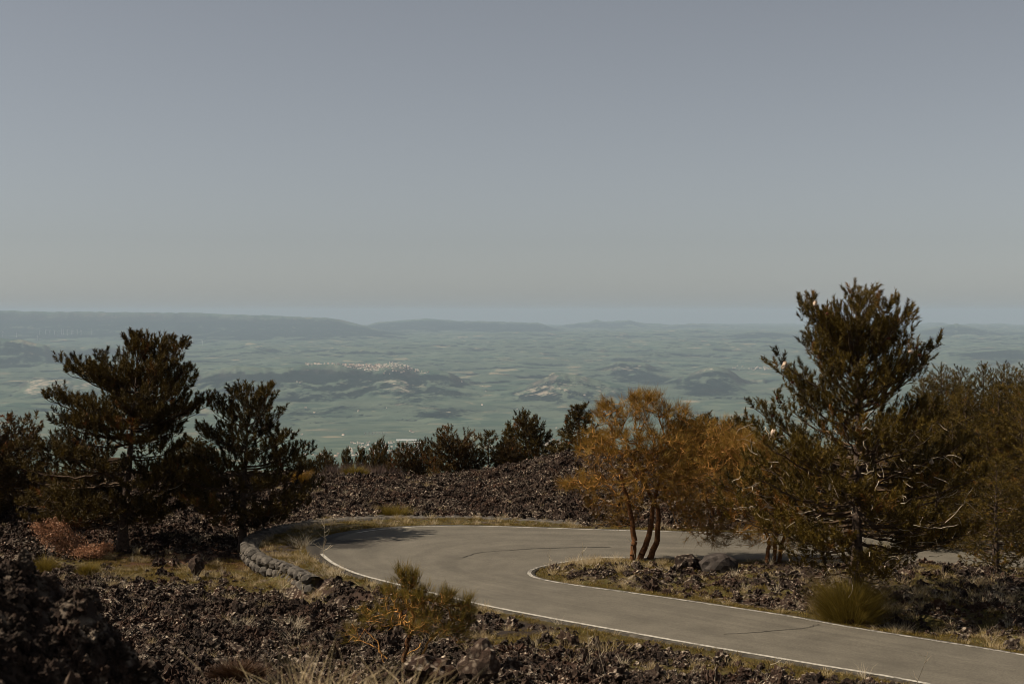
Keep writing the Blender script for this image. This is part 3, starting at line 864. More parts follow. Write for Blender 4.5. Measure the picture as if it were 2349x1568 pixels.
def fill_tree(seed, stems, tips, step=0.2, jit=0.06, leaf_r=0.005, up_cost=0.4, powr=2.3):
    """grow branches from the stems to every tip; returns points, parents and radii"""
    rng = np.random.default_rng(seed)
    N = 60000
    P_ = np.zeros((N, 3)); par = np.full(N, -1, int); n = 0
    for st in stems:
        st = np.asarray(st, float)
        d = np.r_[0, np.cumsum(np.linalg.norm(np.diff(st, axis=0), axis=1))]; m = int(d[-1] / step) + 2
        q = np.linspace(0, d[-1], m)
        for i in range(m):
            P_[n] = [np.interp(q[i], d, st[:, k]) for k in range(3)]
            if i: P_[n] += rng.normal(size=3) * 0.02; par[n] = n - 1
            n += 1
    n_stem = n
    c0 = np.mean([np.asarray(s_)[-1] for s_ in stems], axis=0)
    order = np.argsort(np.linalg.norm(tips - c0, axis=1))
    leaf = []
    for j in order:
        t = tips[j]
        df = P_[:n] - t
        cost = np.linalg.norm(df, axis=1) + up_cost * np.maximum(0, df[:, 2])
        a = int(np.argmin(cost)); L = np.linalg.norm(df[a])
        m = max(2, int(L / step) + 1)
        base = P_[a].copy(); prev = a
        w1 = rng.normal(size=3) * jit * L ** 0.5
        for i in range(1, m + 1):
            q = i / m
            p = base * (1 - q) + t * q + w1 * math.sin(q * math.pi * 1.6) * 2 + rng.normal(size=3) * jit * 0.5
            P_[n] = p; par[n] = prev; prev = n; n += 1
        leaf.append(prev)
    P_ = P_[:n]; par = par[:n]
    rad = np.zeros(n)
    for i in range(n - 1, -1, -1):
        rad[i] = max(rad[i], leaf_r ** powr)
        if par[i] >= 0: rad[par[i]] += rad[i]
    rad = rad ** (1 / powr)
    root = np.arange(n)
    for i in range(n):
        if par[i] >= 0: root[i] = root[par[i]]
    return P_, par, rad, np.array(leaf), n_stem, root

def sprays(rng, P_, D_, n_each, length, width, spread, up, tint):
    """bundles of fine rush-like twigs"""
    n = len(P_)
    d = norm(D_[:, None] + rng.normal(size=(n, n_each, 3)) * spread + np.array([0, 0, up]))
    L = length * rng.uniform(0.5, 1.25, (n, n_each))
    base = P_[:, None] + rng.normal(size=(n, n_each, 3)) * 0.03
    mid = base + d * (L * 0.55)[..., None]
    tip = base + d * L[..., None] + rng.normal(size=(n, n_each, 3)) * 0.05 + np.array([0, 0, 1]) * (0.10 * L)[..., None]
    sd = norm(np.cross(d, rng.normal(size=(n, n_each, 3)))) * width * 0.5
    V = np.stack([base - sd, base + sd, mid + sd * 0.8, mid - sd * 0.8, tip], 2).reshape(-1, 3)
    o = (np.arange(n * n_each) * 5)[:, None]
    return V, [np.array([[0, 1, 2, 3]]) + o, np.array([[3, 2, 4]]) + o], np.repeat(tint[:, None] + 0.12 * rng.normal(size=(n, n_each)), 5, axis=1).ravel() if False else np.repeat(np.clip(tint[:, None] + 0.12 * rng.normal(size=(n, n_each)), 0, 1).ravel(), 5)

def broom_meshes(seed, stems, tips, mat='broom', n_each=16, length=0.42, width=0.009, step=0.22, jit=0.07, thick=1.0, leaf_r=0.006, up=0.35, spread=0.42, thin=0.013, stem_r=0.12):
    rng = np.random.default_rng(seed + 1)
    P_, par, rad, leaf, n_stem, root = fill_tree(seed, stems, tips, step, jit, leaf_r)
    rad = rad * thick
    zs = np.clip(P_[:n_stem, 2] / (P_[:n_stem, 2].max() + 1e-6), 0, 1)
    rad[:n_stem] = np.maximum(rad[:n_stem], stem_r * (1.15 - 0.65 * zs))
    k = np.where(par >= 0)[0]
    big = rad[k] > 0.05 * thick
    out = {}
    for j, rt in enumerate(np.unique(root)):
        for nm, sel, sides, mt in (('stem', big, 8, 'broom_trunk'), ('branchwork', ~big, 4, 'broom_bark')):
            kk = k[sel & (root[k] == rt)]
            if not len(kk): continue
            ra = np.minimum(rad[par[kk]], rad[kk] * 1.5)
            v, f = tube_segments(P_[par[kk]], P_[kk], ra * 1.02, rad[kk], sides)
            out[(nm, j)] = mesh_np('broom_' + nm, v, f, M[mt], True)
    fine = np.where((rad < thin * thick) & (par >= 0))[0]
    sel = np.union1d(fine[rng.random(len(fine)) < 0.55], leaf)
    D_ = norm(P_[sel] - P_[par[sel]])
    c = P_.mean(0); D_ = norm(D_ + 0.4 * norm(P_[sel] - c))
    tint = np.clip(0.5 + 0.25 * rng.normal(size=len(sel)), 0, 1)
    v, f, t = sprays(rng, P_[sel], D_, n_each, length, width, spread, up, tint)
    out[('crown', 0)] = mesh_np('broom_crown', v, f, M[mat], False, {'tint': t})
    return out

def blob_points(rng, centre, rad, n, shell=0.0):
    d = norm(rng.normal(size=(n, 3))); r = rng.uniform(shell, 1, n) ** (1 / 3)
    return np.array(centre) + d * r[:, None] * np.array(rad)

# ------------------------------------------------------------------ the three large pines
def px_prof(base_x, base_y, mpp, rows):
    return [((base_y - y) * mpp, (base_x - l) * mpp, (r - base_x) * mpp) for (y, l, r) in rows]

YA = 70.0; mA = YA / F
xA = (283 - CX) / F * YA
bA = CY + F * (EYE - gz(xA, YA)) / YA
profA = px_prof(283, bA, mA, [(775, 305, 345), (800, 268, 385), (818, 165, 398), (830, 108, 406), (852, 150, 412), (878, 205, 431), (892, 200, 425), (906, 98, 416), (922, 120, 428), (945, 150, 437), (966, 108, 405), (990, 92, 380), (1030, 62, 395), (1080, 55, 420), (1130, 70, 425), (1175, 95, 410), (1196, 150, 370)])
mA_, _ = pine_meshes(11, (bA - 762) * mA, profA, 0.27, 128, K=42, nl=0.185, nw=0.040, layers=[(bA - r_) * mA for r_ in (785, 800, 832, 850, 880, 908, 925, 947, 968, 995, 1030, 1065, 1100, 1140, 1170, 1192)], lean=(0.75, 0.1), widen=1.12, dead=40, mat='pine', sec_gap=0.30, shoot_gap=0.21, shoot_len=0.34, top_up=0.55, low_up=-0.05)
pineA = make_thing('pine_tree', mA_, (xA, YA, gz(xA, YA) - 0.05), 'large spreading pine with layered dark limbs, left of the smaller pine by the stone wall', 'pine tree')

YB = 70.5; mB = YB / F
xB = (557 - CX) / F * YB
bB = CY + F * (EYE - gz(xB, YB)) / YB
profB = px_prof(557, bB, mB, [(890, 535, 590), (905, 515, 618), (922, 472, 610), (945, 488, 655), (965, 520, 640), (985, 456, 615), (1003, 480, 690), (1030, 465, 688), (1055, 455, 668), (1090, 420, 700), (1130, 405, 715), (1165, 425, 712), (1195, 470, 660)])
mB_, _ = pine_meshes(23, (bB - 876) * mB, profB, 0.20, 76, K=42, nl=0.185, nw=0.040, layers=[(bB - r_) * mB for r_ in (897, 922, 947, 985, 1004, 1034, 1060, 1092, 1128, 1160, 1192)], lean=(0.25, 0), widen=1.12, dead=30, mat='pine', sec_gap=0.32, shoot_gap=0.22, shoot_len=0.36, top_up=0.7, low_up=0.0)
pineB = make_thing('pine_tree', mB_, (xB, YB, gz(xB, YB) - 0.05), 'smaller open pine beside the curved stone wall, valley showing between its branches', 'pine tree')

YC = 52.6; mC = YC / F
xC = (1963 - CX) / F * YC
profC = px_prof(1963, 1405, mC, [(668, 1935, 2000), (690, 1850, 2060), (715, 1848, 2075), (760, 1850, 2090), (790, 1850, 2122), (812, 1785, 2112), (835, 1775, 2090), (870, 1790, 2075), (905, 1810, 2060), (925, 1760, 2100), (945, 1700, 2140), (985, 1735, 2170), (1040, 1700, 2185), (1100, 1690, 2200), (1150, 1682, 2205), (1200, 1720, 2190), (1250, 1760, 2150), (1300, 1840, 2110), (1320, 1890, 2060)])
mC_, spC = pine_meshes(37, (1405 - 655) * mC, profC, 0.29, 168, K=38, nl=0.165, nw=0.033, widen=1.1, layers=[(1405 - r_) * mC for r_ in (672, 682, 690, 697, 704, 712, 722, 732, 744, 756, 768, 780, 792, 806, 820, 838, 856, 876, 900, 915, 930, 945, 960, 978, 995, 1010, 1025, 1040, 1055, 1072, 1090, 1108, 1125, 1140, 1158, 1175, 1192, 1210, 1230, 1250, 1270, 1288, 1305)], lean=(0.12, 0.1), clear=0.10, dead=420, mat='pine_bright', sec_gap=0.33, shoot_gap=0.22, shoot_len=0.34, top_up=0.95, low_up=-0.02)
pineC = make_thing('pine_tree', mC_, (xC, YC, gz(xC, YC) - 0.05), 'tallest pine, standing at the road edge with pale silk nests and bare grey twigs', 'pine tree')
zC = gz(xC, YC) - 0.05
bwC = [c for c in pineC.children if c.name.startswith('branchwork')][0]
nest_me = lumpy('silk_nest', 0.13, 3, M['silk'], 0.45, 1.8, 3, (0.7, 0.7, 1.35), False)
cone_me = lumpy('cone', 0.065, 5, M['cone'], 0.30, 4.0, 2, (0.8, 0.8, 1.15), True)
def near_shoot(px, py, front=True):
    """tip of a twig of the tall pine that shows near a picture point"""
    yy = YC + spC[:, 1]; qx = CX + F * (xC + spC[:, 0]) / yy; qy = CY - F * (zC + spC[:, 2] - EYE) / yy
    k = np.argmin((qx - px) ** 2 + (qy - py) ** 2 + (4000 * np.maximum(0, spC[:, 1]) if front else 0)); return spC[k]
for i, (px, py, s_) in enumerate([(1767, 932, 1.0), (1905, 1100, 1.15), (1783, 860, 1.0), (1873, 685, 0.7), (2017, 887, 0.95), (2088, 797, 0.6), (2135, 1055, 0.8)]):
    p = near_shoot(px, py)
    n_ = link('silk_nest', nest_me, bwC, Vector(p) + Vector((0, -0.05, -0.1))); n_.scale = (s_, s_, s_); n_.rotation_euler = (0.3 * i, 0.2, i)
for i, (px, py) in enumerate([(1760, 900), (1766, 915), (1775, 905), (1785, 925), (1778, 850), (1790, 870), (2100, 800), (2112, 812), (1955, 690), (1880, 700), (1893, 712), (2040, 770), (1860, 775), (2010, 930), (1930, 960), (1880, 1000), (1850, 1010), (2030, 1010)]):
    p = near_shoot(px, py, i % 3 != 0)
    c_ = link('cone', cone_me, bwC, Vector(p)); c_.rotation_euler = (0.7 * i, 0.5 * i, i)

# ------------------------------------------------------------------ pines farther off: a few grown forms, each tree its own object
def generic(seed, H, R, kind, mat, n_limb=34, K=22, nl=0.24, nw=0.055, dead=16, **k):
    if kind == 'round': pr = [(0.06, .75, .75), (0.2, .95, .98), (0.4, 1, .96), (0.6, .92, .9), (0.78, .72, .7), (0.92, .42, .4), (1.0, .12, .12)]
    elif kind == 'cone': pr = [(0.06, .85, .85), (0.2, 1, 1), (0.4, .85, .9), (0.6, .62, .66), (0.8, .38, .36), (0.93, .18, .2), (1.0, .05, .05)]
    elif kind == 'wind': pr = [(0.08, .7, .6), (0.25, .9, .8), (0.42, .8, .7), (0.6, .62, .55), (0.74, .72, .9), (0.88, .45, 1.05), (1.0, .2, .6)]
    else: pr = [(0.35, .2, .2), (0.5, .55, .6), (0.6, .95, .85), (0.72, .7, .8), (0.85, .6, .5), (1.0, .2, .2)]
    pr = [(z * H, l * R, r * R) for z, l, r in pr]
    return pine_meshes(seed, H, pr, 0.035 * H ** 0.9, n_limb, K, nl, nw, dead=dead, mat=mat, clear=0.05, sec_gap=0.34, shoot_gap=0.19, shoot_len=0.34, upr=0.45, rndm=0.55, **k)[0]

FORMS = {
    'round': generic(101, 5.0, 2.2, 'round', 'pine_far', 70),
    'round_dark': generic(103, 5.0, 2.1, 'round', 'pine', 78),
    'cone': generic(105, 5.0, 1.7, 'cone', 'pine', 64),
    'wind': generic(107, 5.0, 2.6, 'wind', 'pine_far', 62),
    'sparse': generic(109, 5.0, 1.4, 'sparse', 'pine', 26),
    'stand_a': generic(111, 9.0, 2.9, 'round', 'pine_bright', 92, 17, 0.19, 0.042, 70),
    'stand_b': generic(113, 9.0, 2.6, 'cone', 'pine_bright', 86, 17, 0.19, 0.042, 70),
}
def pine_at(form, px, top, base, Y, halfw, label, rz=0.0, group=None):
    me = FORMS[form]
    H0 = 5.0 if not form.startswith('stand') else 9.0
    R0 = {'round': 2.2, 'round_dark': 2.1, 'cone': 1.7, 'wind': 2.6, 'sparse': 1.4, 'stand_a': 2.9, 'stand_b': 2.6}[form]
    X = (px - CX) / F * Y
    z = EYE - (base - CY) / F * Y
    zg = gz(X, Y)
    ztop = EYE - (top - CY) / F * Y
    zb = min(z, zg) - 0.1 if zg < z else zg - 0.1
    s = (ztop - zb) / H0; sx = max(0.55 * s, min(1.7 * s, halfw / F * Y / R0))
    o = make_thing('pine_tree', me, (X, Y, zb), label, 'pine tree', group, rz)
    o.scale = (sx, sx, s)
    return o
pine_at('wind', 25, 958, 1150, 84, 105, 'brown flat-topped pine cut by the left edge of the picture', 2.6)
pine_at('round', -40, 990, 1165, 79, 90, 'low olive pine at the left edge, below the flat-topped pine', 0.7)
pine_at('round_dark', 440, 1010, 1190, 86, 70, 'dark pine half hidden between the two large pines on the left', 1.2)
pine_at('round_dark', 170, 1090, 1195, 77, 95, 'low bushy pine behind the trunk of the large left pine', 4.1)
pine_at('round_dark', 745, 1040, 1090, 118, 36, 'small round pine just right of the open pine, on the lava crest', 0.4)
pine_at('round_dark', 700, 1052, 1100, 116, 30, 'low dark pine touching the right side of the open pine', 2.2)
pine_at('cone', 795, 1036, 1085, 124, 20, 'tiny pointed pine, leftmost of the two by the round one', 1.9)
pine_at('cone', 829, 1036, 1080, 126, 15, 'tiny slim pine right beside the round dark pine on the crest', 3.3)
pine_at('round_dark', 870, 1017, 1088, 121, 35, 'round dark pine like a ball on a stalk above the bare thicket', 5.0)
pine_at('round', 925, 1022, 1095, 114, 46, 'low olive pine left of the wind-bent pine', 2.8)
pine_at('round', 968, 1016, 1095, 116, 40, 'broad brownish pine tucked behind the wind-bent pine', 3.9)
pine_at('wind', 1030, 984, 1092, 108, 62, 'reddish wind-bent pine with a flat top on the lava crest', 0.0)
pine_at('round', 1078, 1022, 1092, 110, 38, 'brown low pine between the wind-bent pine and the thin one', 1.0)
pine_at('sparse', 1121, 994, 1088, 109, 34, 'thin see-through young pine on the lava crest', 0.6)
pine_at('round_dark', 1206, 952, 1082, 112, 60, 'large rounded dark pine standing alone on the lava crest', 3.0)
pine_at('round', 1165, 1012, 1086, 109, 40, 'low brown pine at the foot of the large rounded pine', 5.4)
pine_at('cone', 1268, 1018, 1048, 113, 12, 'tiny pine tip between the rounded pine and the broom tree', 1.5)
pine_at('cone', 1328, 934, 1045, 106, 62, 'dark pointed pine behind the left side of the broom tree', 0.9)
pine_at('round_dark', 1570, 962, 1110, 92, 52, 'dark pine showing behind the right shoulder of the broom tree', 2.0)
pine_at('round_dark', 1618, 955, 1110, 94, 50, 'dark pine with upright tips between the two broom trees', 4.4)
pine_at('round_dark', 1690, 962, 1120, 90, 60, 'dark pine between the rear broom tree and the tallest pine', 0.2)
pine_at('stand_b', 1760, 1000, 1240, 82, 90, 'olive pine behind the left limbs of the tallest pine', 3.1)
STAND = 'pine of the dense olive stand on the right, behind the tallest pine'
rs = random.Random(4)
stand = [(2118, 868, 95, 85), (2160, 842, 100, 70), (2205, 846, 104, 62), (2255, 836, 106, 66), (2305, 838, 103, 64), (2355, 842, 99, 70), (2400, 846, 96, 80), (2140, 905, 86, 100), (2215, 890, 84, 95), (2290, 885, 85, 100), (2365, 880, 82, 100),
         (2100, 985, 76, 100), (2185, 960, 74, 105), (2265, 955, 73, 105), (2345, 945, 72, 110), (2050, 1080, 70, 110), (2150, 1060, 67, 110), (2385, 1010, 66, 120)]
for i, (px, top, Y, hw) in enumerate(stand):
    X = (px - CX) / F * Y; base = CY + F * (EYE - gz(X, Y)) / Y
    pine_at('stand_a' if i % 3 else 'stand_b', px, top, base, Y, hw, STAND, rs.uniform(0, 6.28), 'pines of the dense stand')
X = (2285 - CX) / F * 60
pine_at('stand_b', 2285, 1050, CY + F * (EYE - gz(X, 60)) / 60, 60, 95, 'young pine with a thin straight trunk near the right edge, in front of the stand', 1.1)

# ------------------------------------------------------------------ broom trees
rng = np.random.default_rng(77)
YD = 63.0; mD = YD / F
xD, zD = (1470 - CX) / F * YD, gz((1470 - CX) / F * YD, YD)
def loc_(px, py, dy=0.0):
    """picture point to a place relative to the broom tree's foot"""
    Y = YD + dy
    return np.array([(px - CX) / F * Y - xD, dy, EYE - (py - CY) / F * Y - zD])
stems = [[loc_(1452, 1283), loc_(1455, 1225), loc_(1442, 1150), loc_(1425, 1090)],
         [loc_(1468, 1283, .3), loc_(1490, 1225, .4), loc_(1500, 1150, .5), loc_(1520, 1080, .4)],
         [loc_(1490, 1282, .6), loc_(1508, 1235, .9), loc_(1510, 1170, 1.1), loc_(1470, 1090, 1.0)]]
tips = []
lob = [(1480, 935, 55, 32, 110), (1400, 955, 42, 34, 90), (1550, 960, 48, 36, 90), (1440, 1010, 90, 45, 210), (1540, 1030, 80, 55, 200), (1370, 1020, 50, 45, 90), (1480, 1100, 110, 60, 260), (1350, 1105, 50, 26, 60), (1310, 1110, 26, 14, 24), (1580, 1130, 60, 60, 130), (1420, 1170, 50, 40, 70), (1600, 1200, 60, 45, 90), (1650, 1225, 30, 30, 40), (1500, 915, 22, 14, 26), (1455, 912, 14, 12, 16), (1388, 930, 14, 14, 14), (1362, 1150, 20, 30, 20), (1600, 975, 20, 16, 16)]
for (px, py, rx_, ry_, n) in lob:
    c = loc_(px, py, 0.3)
    tips.append(blob_points(rng, c, (rx_ * mD, min(rx_, 90) * mD * 0.95, ry_ * mD), n))
tips = np.vstack(tips)
mB1 = broom_meshes(5, stems, tips, 'broom', n_each=17, length=0.40, width=0.0095, thick=0.95, leaf_r=0.0068, stem_r=0.125)
make_thing('broom_tree', mB1, (xD, YD, zD), 'orange-barked broom tree with twisted branches on the grassy tip inside the bend', 'tree')

# the rear broom trees, between the first one and the tall pine
def broom_at(seed, px, py_base, Y, lobes, stem_px, label, mat='broom', n_each=15, length=0.42, dep=0.9, name='broom_tree', cat='tree', thick=0.95, width=0.0095, group=None, leaf_r=0.0068, up=0.35, spread=0.42, step=0.22, stem_r=0.085):
    m_ = Y / F; x0 = (px - CX) / F * Y; z0 = gz(x0, Y)
    def lc(a, b, dy=0.0): return np.array([(a - px) * m_, dy, (py_base - b) * m_])
    r_ = np.random.default_rng(seed)
    st = [[lc(a, b, 0.15 * i + (k * 0.1)) for k, (a, b) in enumerate(s_)] for i, s_ in enumerate(stem_px)]
    tp = np.vstack([blob_points(r_, lc(a, b, 0.2), (rx_ * m_, rx_ * m_ * dep, ry_ * m_), n) for (a, b, rx_, ry_, n) in lobes])
    tp[:, 2] = np.maximum(tp[:, 2], 0.08)
    me = broom_meshes(seed, st, tp, mat, n_each, length, width, thick=thick, leaf_r=leaf_r, up=up, spread=spread, step=step, stem_r=stem_r)
    return make_thing(name, me, (x0, Y, z0), label, cat, group)
broom_at(15, 1772, 1290, 62.5, [(1740, 1080, 60, 60, 190), (1700, 1020, 50, 35, 100), (1790, 1150, 50, 60, 130), (1690, 1130, 50, 50, 120), (1730, 1210, 60, 40, 100), (1800, 1230, 40, 35, 60)],
         [[(1760, 1290), (1765, 1240), (1745, 1180), (1735, 1120)], [(1775, 1290), (1782, 1235), (1790, 1180)], [(1790, 1288), (1795, 1250), (1815, 1200)]], 'broom tree with thick leaning stems left of the tallest pine trunk')
broom_at(25, 1655, 1240, 76.0, [(1650, 1060, 70, 50, 200), (1600, 1110, 60, 50, 130), (1700, 1100, 60, 60, 150), (1640, 1170, 80, 50, 150), (1560, 1160, 40, 40, 60)],
         [[(1650, 1240), (1648, 1190), (1640, 1130)], [(1665, 1240), (1680, 1180), (1690, 1130)], [(1640, 1240), (1615, 1180)]], 'dense brown broom tree across the far arm of the road', n_each=15)
broom_at(27, 1860, 1265, 74.0, [(1850, 1150, 60, 50, 110), (1900, 1190, 60, 45, 100), (1830, 1210, 50, 35, 60), (2060, 1180, 60, 35, 70), (1980, 1200, 60, 35, 70)],
         [[(1855, 1265), (1850, 1210), (1848, 1170)], [(1870, 1265), (1900, 1215)], [(1900, 1262), (1980, 1225), (2050, 1200)]], 'low golden broom behind the trunk of the tallest pine', n_each=13)
# broom bush in the foreground
broom_at(35, 905, 1475, 40.5, [(935, 1285, 24, 20, 46), (950, 1325, 48, 26, 80), (1020, 1325, 24, 22, 42), (1062, 1362, 24, 28, 46), (985, 1385, 80, 28, 95), (1050, 1405, 32, 24, 24), (880, 1370, 46, 30, 34), (800, 1412, 26, 22, 12), (838, 1352, 26, 16, 10), (1074, 1332, 8, 14, 9), (890, 1318, 18, 20, 18), (915, 1268, 8, 12, 9), (950, 1280, 9, 10, 8)],
         [[(880, 1470), (868, 1430), (835, 1395)], [(925, 1473), (935, 1420), (948, 1370), (940, 1320)], [(962, 1472), (980, 1430), (1010, 1395)], [(885, 1470), (850, 1440), (805, 1432)], [(922, 1473), (965, 1440)]],
         'low broom bush with bare orange stems growing on the lava in front of the road', 'broom_green', n_each=20, length=0.30, width=0.006, name='broom_bush', cat='bush', thick=1.05, leaf_r=0.0062, up=0.8, spread=0.30, step=0.14, stem_r=0.017)
# small soft tussocky brooms
def tussock(seed, px, py, Y, R_, H_, label, mat='broom_green', n=240, droop=0.5, width=0.008, name='broom_tussock'):
    r_ = np.random.default_rng(seed); x0 = (px - CX) / F * Y; z0 = gz(x0, Y)
    b = r_.normal(size=(n, 3)) * np.array([R_ * 0.33, R_ * 0.33, 0]); b[:, 2] = np.abs(r_.normal(size=n)) * H_ * 0.22
    D_ = norm(np.c_[b[:, :2] * 1.1, np.full(n, R_ * 0.7)])
    v, f, t = sprays(r_, b, D_, 26, H_ * 0.62, width, 0.30, 0.15, np.clip(0.45 + 0.2 * r_.normal(size=n), 0, 1))
    tipw = np.clip(v[:, 2:3] / H_, 0, 1.3)
    v[:, :2] *= (1 + droop * tipw ** 2)
    o = link(name, mesh_np(name, v, f, M[mat], False, {'tint': t}), None, (x0, Y, z0 - 0.03))
    return tag(o, label, 'bush')
tussock(51, 1948, 1420, 51.4, 0.95, 1.75, 'drooping green broom tussock round the foot of the tallest pine', n=330, droop=0.35)
tussock(52, 105, 1272, 64.5, 0.55, 0.75, 'olive tussock on the lava at the far left', n=140)
tussock(53, 203, 1272, 63.5, 0.42, 0.75, 'yellow-green tussock to the right of the far-left one', n=120)
tussock(54, 905, 1180, 77.5, 1.0, 0.7, 'yellowish bush just beyond the stone wall at the back of the bend', n=170)
tussock(55, 690, 1112, 95.0, 0.45, 0.9, 'small yellow bush below the lava crest, left of the thicket', 'broom', n=130, width=0.014)
tussock(56, 815, 1092, 103.0, 0.7, 0.8, 'low olive bush at the foot of the bare thicket', n=130, width=0.014)
tussock(57, 2115, 1175, 70.0, 1.2, 1.9, 'feathery green bush in front of the dense pine stand', n=200, width=0.012)
tussock(58, 2010, 1235, 62.0, 1.0, 0.9, 'green bush in the shade right of the tallest pine trunk', n=150)
tussock(59, 548, 1512, 38.0, 0.75, 0.45, 'dark rusty cushion plant on the lava, lower left of the broom bush', 'rust', n=260, droop=0.5, width=0.012)
# dead-leaved oaks under the left pine
def oak(seed, px, py, Y, lobes, label):
    m_ = Y / F; x0 = (px - CX) / F * Y; z0 = gz(x0, Y); r_ = np.random.default_rng(seed)
    tp = np.vstack([blob_points(r_, ((a - px) * m_, 0, max(0.15, (py - b) * m_)), (rx_ * m_, rx_ * m_ * 0.8, ry_ * m_), n) for (a, b, rx_, ry_, n) in lobes])
    P_, par, rad, leaf, _n, _r = fill_tree(seed, [[(0, 0, -0.1), (0.05, 0, 0.4)], [(0.25, 0.1, -0.1), (0.4, 0.1, 0.5)]], tp, 0.2, 0.06, 0.006)
    k = np.where(par >= 0)[0]
    v, f = tube_segments(P_[par[k]], P_[k], rad[k], rad[k], 4)
    n_each = 16; nn = len(tp)
    c = tp[:, None] + r_.normal(size=(nn, n_each, 3)) * 0.12
    a = norm(r_.normal(size=(nn, n_each, 3))) * 0.05; b = norm(np.cross(a, r_.normal(size=(nn, n_each, 3)))) * 0.026
    V = np.stack([c - a, c + b, c + a, c - b], 2).reshape(-1, 3)
    t = np.repeat(np.clip(0.5 + 0.25 * r_.normal(size=nn * n_each), 0, 1), 4)
    return make_thing('oak_bush', {'branchwork': mesh_np('oak_branchwork', v, f, M['limb']), 'crown': mesh_np('oak_crown', V, np.arange(len(V)).reshape(-1, 4), M['oak_leaf'], False, {'tint': t})}, (x0, Y, z0), label, 'bush')
oak(61, 150, 1235, 68.2, [(130, 1180, 40, 35, 150), (160, 1205, 40, 26, 110), (100, 1165, 24, 18, 50)], 'oak bush with pinkish dead leaves under the left side of the large pine')
oak(62, 205, 1240, 67.6, [(205, 1222, 36, 10, 90), (240, 1215, 18, 9, 40)], 'low oak bush with tan dead leaves against the trunk of the large left pine')
# bare thicket beyond the crest
for i, (px, w_, top) in enumerate([(765, 30, 1062), (800, 30, 1056), (835, 30, 1058), (870, 26, 1066), (905, 26, 1062)]):
    Y = 112.0 + 1.5 * (i % 3); m_ = Y / F; x0 = (px - CX) / F * Y; z0 = gz(x0, Y); r_ = np.random.default_rng(70 + i)
    Ht = EYE - (top - CY) * m_ - z0
    n = 150; b = r_.normal(size=(n, 3)) * np.array([w_ * m_ * 0.5, 0.6, 0]); b[:, 2] = r_.uniform(0, Ht * 0.65, n)
    v, f, t = sprays(r_, b, norm(np.c_[r_.normal(size=(n, 2)) * 0.3, np.ones(n)]), 16, Ht * 0.35, 0.016, 0.25, 0.3, np.clip(0.5 + 0.2 * r_.normal(size=n), 0, 1))
    stm = np.c_[b[:, :2] * 0.8, np.zeros(n)]; sv, sf = tube_segments(stm, b + np.array([0, 0, 0.2]), np.full(n, 0.022), np.full(n, 0.01), 3)
    make_thing('bare_bush', {'stem': mesh_np('bare_stem', sv, sf, M['limb']), 'crown': mesh_np('bare_crown', v, f, M['thicket'], False, {'tint': t})}, (x0, Y, z0), 'leafless mauve-grey bush of the thicket on the lava crest', 'bush', 'bushes of the bare thicket')

# ------------------------------------------------------------------ stone wall: each stone a part
wroot = empty('stone_wall', (wall_line[150, 0], wall_line[150, 1], 0.0))
tag(wroot, 'low curved wall of rough lava stones outside the hairpin bend', 'wall')
wx, wy = wroot.location.x, wroot.location.y
wn_ = normals2(wall_line)
ctr = np.array([0.0, 66.0])
if np.mean(np.sum(wn_ * (wall_line - ctr), axis=1)) < 0: wn_ = -wn_
stone_forms = [lumpy('stone', 0.30, 20 + i, M['stone'], 0.22, 1.3, 2, (1.0, 0.75, 0.72), True) for i in range(6)]
arc = np.r_[0, np.cumsum(np.linalg.norm(np.diff(wall_line, axis=0), axis=1))]
rs = random.Random(12)
for course in range(2):
    s_ = 0.1 + 0.2 * course
    while s_ < arc[-1]:
        wdt = rs.uniform(0.42, 0.75)
        px_, py_ = np.interp(s_, arc, wall_line[:, 0]), np.interp(s_, arc, wall_line[:, 1])
        k = int(np.argmin(np.abs(arc - s_)))
        nx, ny = wn_[k]
        far = sstep(18, 26, np.array([s_]))[0]
        z = (-0.40 if course == 0 else 0.0) + 0.02 * rs.uniform(-1, 1) - 0.10 * far
        if course == 0 and far > 0.9:
            s_ += wdt * 0.95; continue
        o = link('stone', rs.choice(stone_forms), wroot, (px_ - wx + nx * rs.uniform(-0.04, 0.06), py_ - wy + ny * rs.uniform(-0.04, 0.06), z))
        o.rotation_euler = (rs.uniform(-0.2, 0.2), rs.uniform(-0.2, 0.2), math.atan2(nx, -ny) + rs.uniform(-0.2, 0.2))
        o.scale = (wdt / 0.58, rs.uniform(0.95, 1.25), rs.uniform(0.8, 1.1))
        s_ += wdt * 0.93
# rough mortar capping behind the stones
n_ = len(wall_line); cw = 0.42 + 0.06 * pn(np.arange(n_) * 0.2, np.zeros(n_), 66)
rows_ = []
for k, (off, zz_) in enumerate([(0.16, 0.02), (0.05, 0.14), (-0.15, 0.16), (-0.38, 0.12), (-0.60, -0.05)]):
    p_ = wall_line + wn_ * (off * (1 if k < 3 else cw / 0.42 ))[..., None] if np.ndim(off * (1 if k < 3 else cw / 0.42)) else wall_line + wn_ * off
    rows_.append(np.c_[p_[:, 0] - wx, p_[:, 1] - wy, zz_ + 0.05 * fbm(arc * 2.0 + 9 * k, arc * 0 + k, 70, 3) - 0.10 * sstep(18, 26, arc)])
v = np.vstack(rows_); kk = np.arange(n_ - 1)
f = np.vstack([np.stack([kk + r * n_, kk + 1 + r * n_, kk + 1 + (r + 1) * n_, kk + (r + 1) * n_], -1) for r in range(4)])
link('capping', mesh_np('capping', v, f, M['mortar'], False), wroot)

